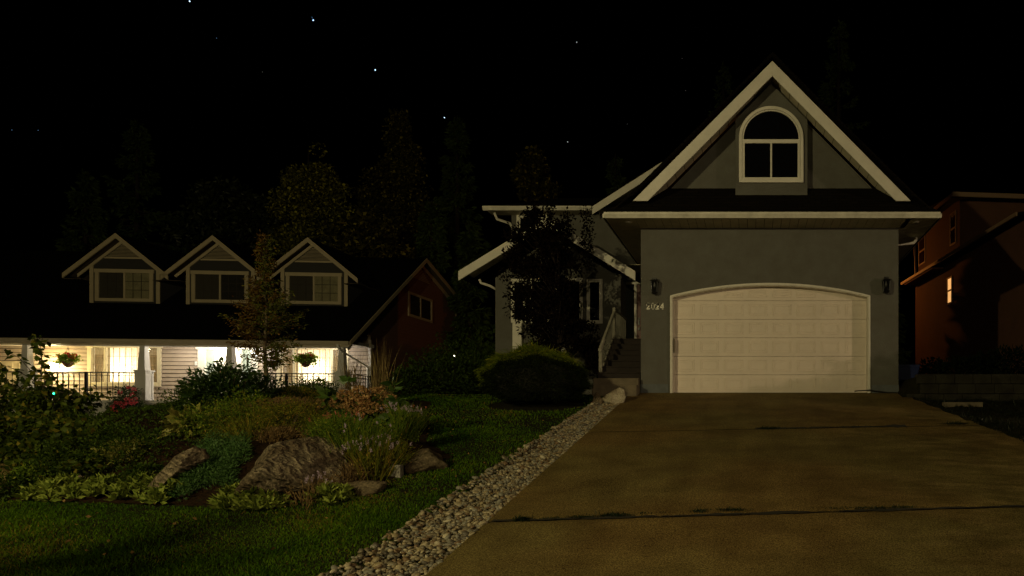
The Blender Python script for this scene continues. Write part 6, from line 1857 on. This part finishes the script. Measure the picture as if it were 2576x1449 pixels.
conifer("fir_tree", 1820, 150, 60, 200, 0.3, "barely visible fir behind the left slope of the steep gable", per=40)
def leafy(name, yy, px, prof, n, per, sr, ll, mt, label, trunk=0.22):
    branch_tree(name, (PX(px, yy), yy, 0.2), PZ(prof[0][0], yy), trunk, crown_px(n, yy, prof, 0.7), per, sr, ll, ll * 0.7, ML[mt], label, group="trees behind the houses", fork=0.15, bark=M_bark_d)
leafy("yellowing_tree", 46, 775, [(375, 785, 815), (420, 745, 830), (480, 712, 862), (530, 690, 870), (590, 690, 880), (650, 700, 890)], 330, 60, 0.55, 0.20, "birch", "yellow-green leafy tree behind the third dormer")
leafy("tall_leafy_tree", 48, 995, [(280, 1005, 1010), (320, 988, 1026), (370, 962, 1048), (420, 940, 1058), (480, 912, 1070), (520, 905, 1075), (600, 880, 1070), (640, 870, 1060)], 380, 60, 0.55, 0.20, "maple", "tallest brownish leafy tree behind the porch house roof")
leafy("broadleaf_tree", 45, 570, [(478, 520, 610), (520, 480, 680), (570, 450, 700), (630, 430, 700)], 240, 40, 0.6, 0.28, "broad", "dark round-topped broadleaf tree behind the second dormer")
leafy("small_leafy_tree", 50, 1340, [(385, 1330, 1350), (420, 1298, 1385), (460, 1290, 1398), (500, 1300, 1390)], 110, 26, 0.5, 0.28, "maple", "small brownish tree top above the garage house's rear gutter")
leafy("broadleaf_tree", 40, 900, [(560, 870, 960), (600, 840, 1010), (650, 830, 1040)], 150, 26, 0.55, 0.26, "maple", "low brownish tree just above the ridge of the porch house")

# ------------------------------------------------------------------ stars
M_star = {k: emit("star_" + k, c, s) for k, c, s in (("blue", (0.55, 0.80, 1.0), 5), ("dimblue", (0.25, 0.5, 0.9), 0.35), ("white", (1.0, 0.95, 0.85), 1.6), ("faint", (0.6, 0.6, 0.5), 0.12))}
def star(px, py, r_, k, label):
    yy = 900.0
    bm = bmesh.new(); bmesh.ops.create_icosphere(bm, subdivisions=2, radius=r_ * yy / F); me = bpy.data.meshes.new("star"); bm.to_mesh(me); bm.free(); me.materials.append(M_star[k])
    o = bpy.data.objects.new("star", me); link(o); o.location = P(px, py, yy); tag(o, label, "star", "stars in the black sky")
star(477, 3, 1.2, "blue", "bright bluish star at the very top of the sky, left part")
star(788, 51, 1.15, "blue", "brighter lower star of the close pair above the left house")
star(785, 44, 0.9, "dimblue", "dimmer upper star of the close pair above the left house")
star(944, 176, 1.05, "blue", "bluish star above the gap between the two leafy trees")
star(1118, 296, 0.9, "blue", "small blue star just left of the dark fir's tip")
star(1428, 357, 0.85, "white", "white star above the rear gutter of the garage house")
star(1451, 106, 0.8, "white", "small white star high above the middle of the picture")
for k, (px, py) in enumerate(((545, 96), (30, 327), (96, 328), (660, 181), (1716, 147), (1725, 228), (1578, 312))):
    star(px, py, 0.7, "dimblue" if k < 3 else "faint", "faint pinprick star in the black sky")

# ------------------------------------------------------------------ street lamps (the light of the scene)
def street_lamp(loc, power, col, label, ground_z, arm=(0, 1), size=0.14, shade=False):
    x, y, z = loc; ax, ay = arm
    t = empty("street_lamp", (x - ax * 1.6, y - ay * 1.6, ground_z), label, "street lamp")
    mb = MB(); bx_, by_ = x - ax * 1.6, y - ay * 1.6
    mb.tube([(bx_, by_, ground_z - 0.1), (bx_, by_, z + 0.1)], 0.08, 10, 0.05); mb.tube([(bx_, by_, z + 0.05), (bx_ + ax * 0.5, by_ + ay * 0.5, z + 0.32), (x - ax * 0.2, y - ay * 0.2, z + 0.36)], 0.03, 8)
    mb.build("pole", mat("galvanised_pole", (0.25, 0.25, 0.25), 0.5, metal=0.6), t, smooth=True)
    mb = MB(); mb.frustum(x - 0.16, x + 0.16, y - 0.22, y + 0.22, z + 0.25, x - 0.08, x + 0.08, y - 0.16, y + 0.16, z + 0.40); mb.build("lamp_head", mat("lamp_housing", (0.2, 0.2, 0.2), 0.5), t)
    if shade:                                   # skirt added round the lens to keep lamp light off the gable
        mb = MB()
        for q6 in ((x - 0.34, x - 0.32, y - 0.34, y + 0.34), (x + 0.32, x + 0.34, y - 0.34, y + 0.34), (x - 0.32, x + 0.32, y - 0.34, y - 0.32), (x - 0.32, x + 0.32, y + 0.32, y + 0.34)): mb.box(*q6, z - 0.01, z + 0.42)
        mb.box(x - 0.34, x + 0.34, y - 0.34, y + 0.34, z + 0.42, z + 0.45); mb.build("shade_skirt", mat("lamp_housing", (0.2, 0.2, 0.2), 0.5), t)
    mb = MB(); mb.frustum(x - 0.07, x + 0.07, y - 0.12, y + 0.12, z + 0.20, x - 0.12, x + 0.12, y - 0.18, y + 0.18, z + 0.25); mb.build("lamp_lens", emit("street_lens", col, 20), t)
    ld = bpy.data.lights.new("street_lamp_light", 'POINT'); ld.energy = power; ld.color = col; ld.shadow_soft_size = size
    lo = bpy.data.objects.new("street_lamp_light", ld); link(lo, t); lo.location = Vector(loc) - t.location
street_lamp(LAMP_A, POW_A, (0.97, 0.82, 0.40), "street lamp on the left behind the viewpoint", -1.7, arm=(0.0, 1.0))
street_lamp(LAMP_B, POW_B, (1.0, 0.74, 0.46), "street lamp in the road beyond the added hedge of the next lot", -1.7, arm=(-1.0, 0.0), shade=True)
street_lamp(LAMP_C, POW_C, (1.0, 0.32, 0.05), "sodium lamp in the lane behind the houses", 0.2, arm=(0.0, -1.0), size=0.1)
street_lamp(LAMP_FILL, POW_FILL, (0.98, 0.80, 0.44), "unseen fill lamp added straight behind the viewpoint", -1.7, arm=(0.0, -1.0))  # added as fill, lightens the shadows on the garage gable
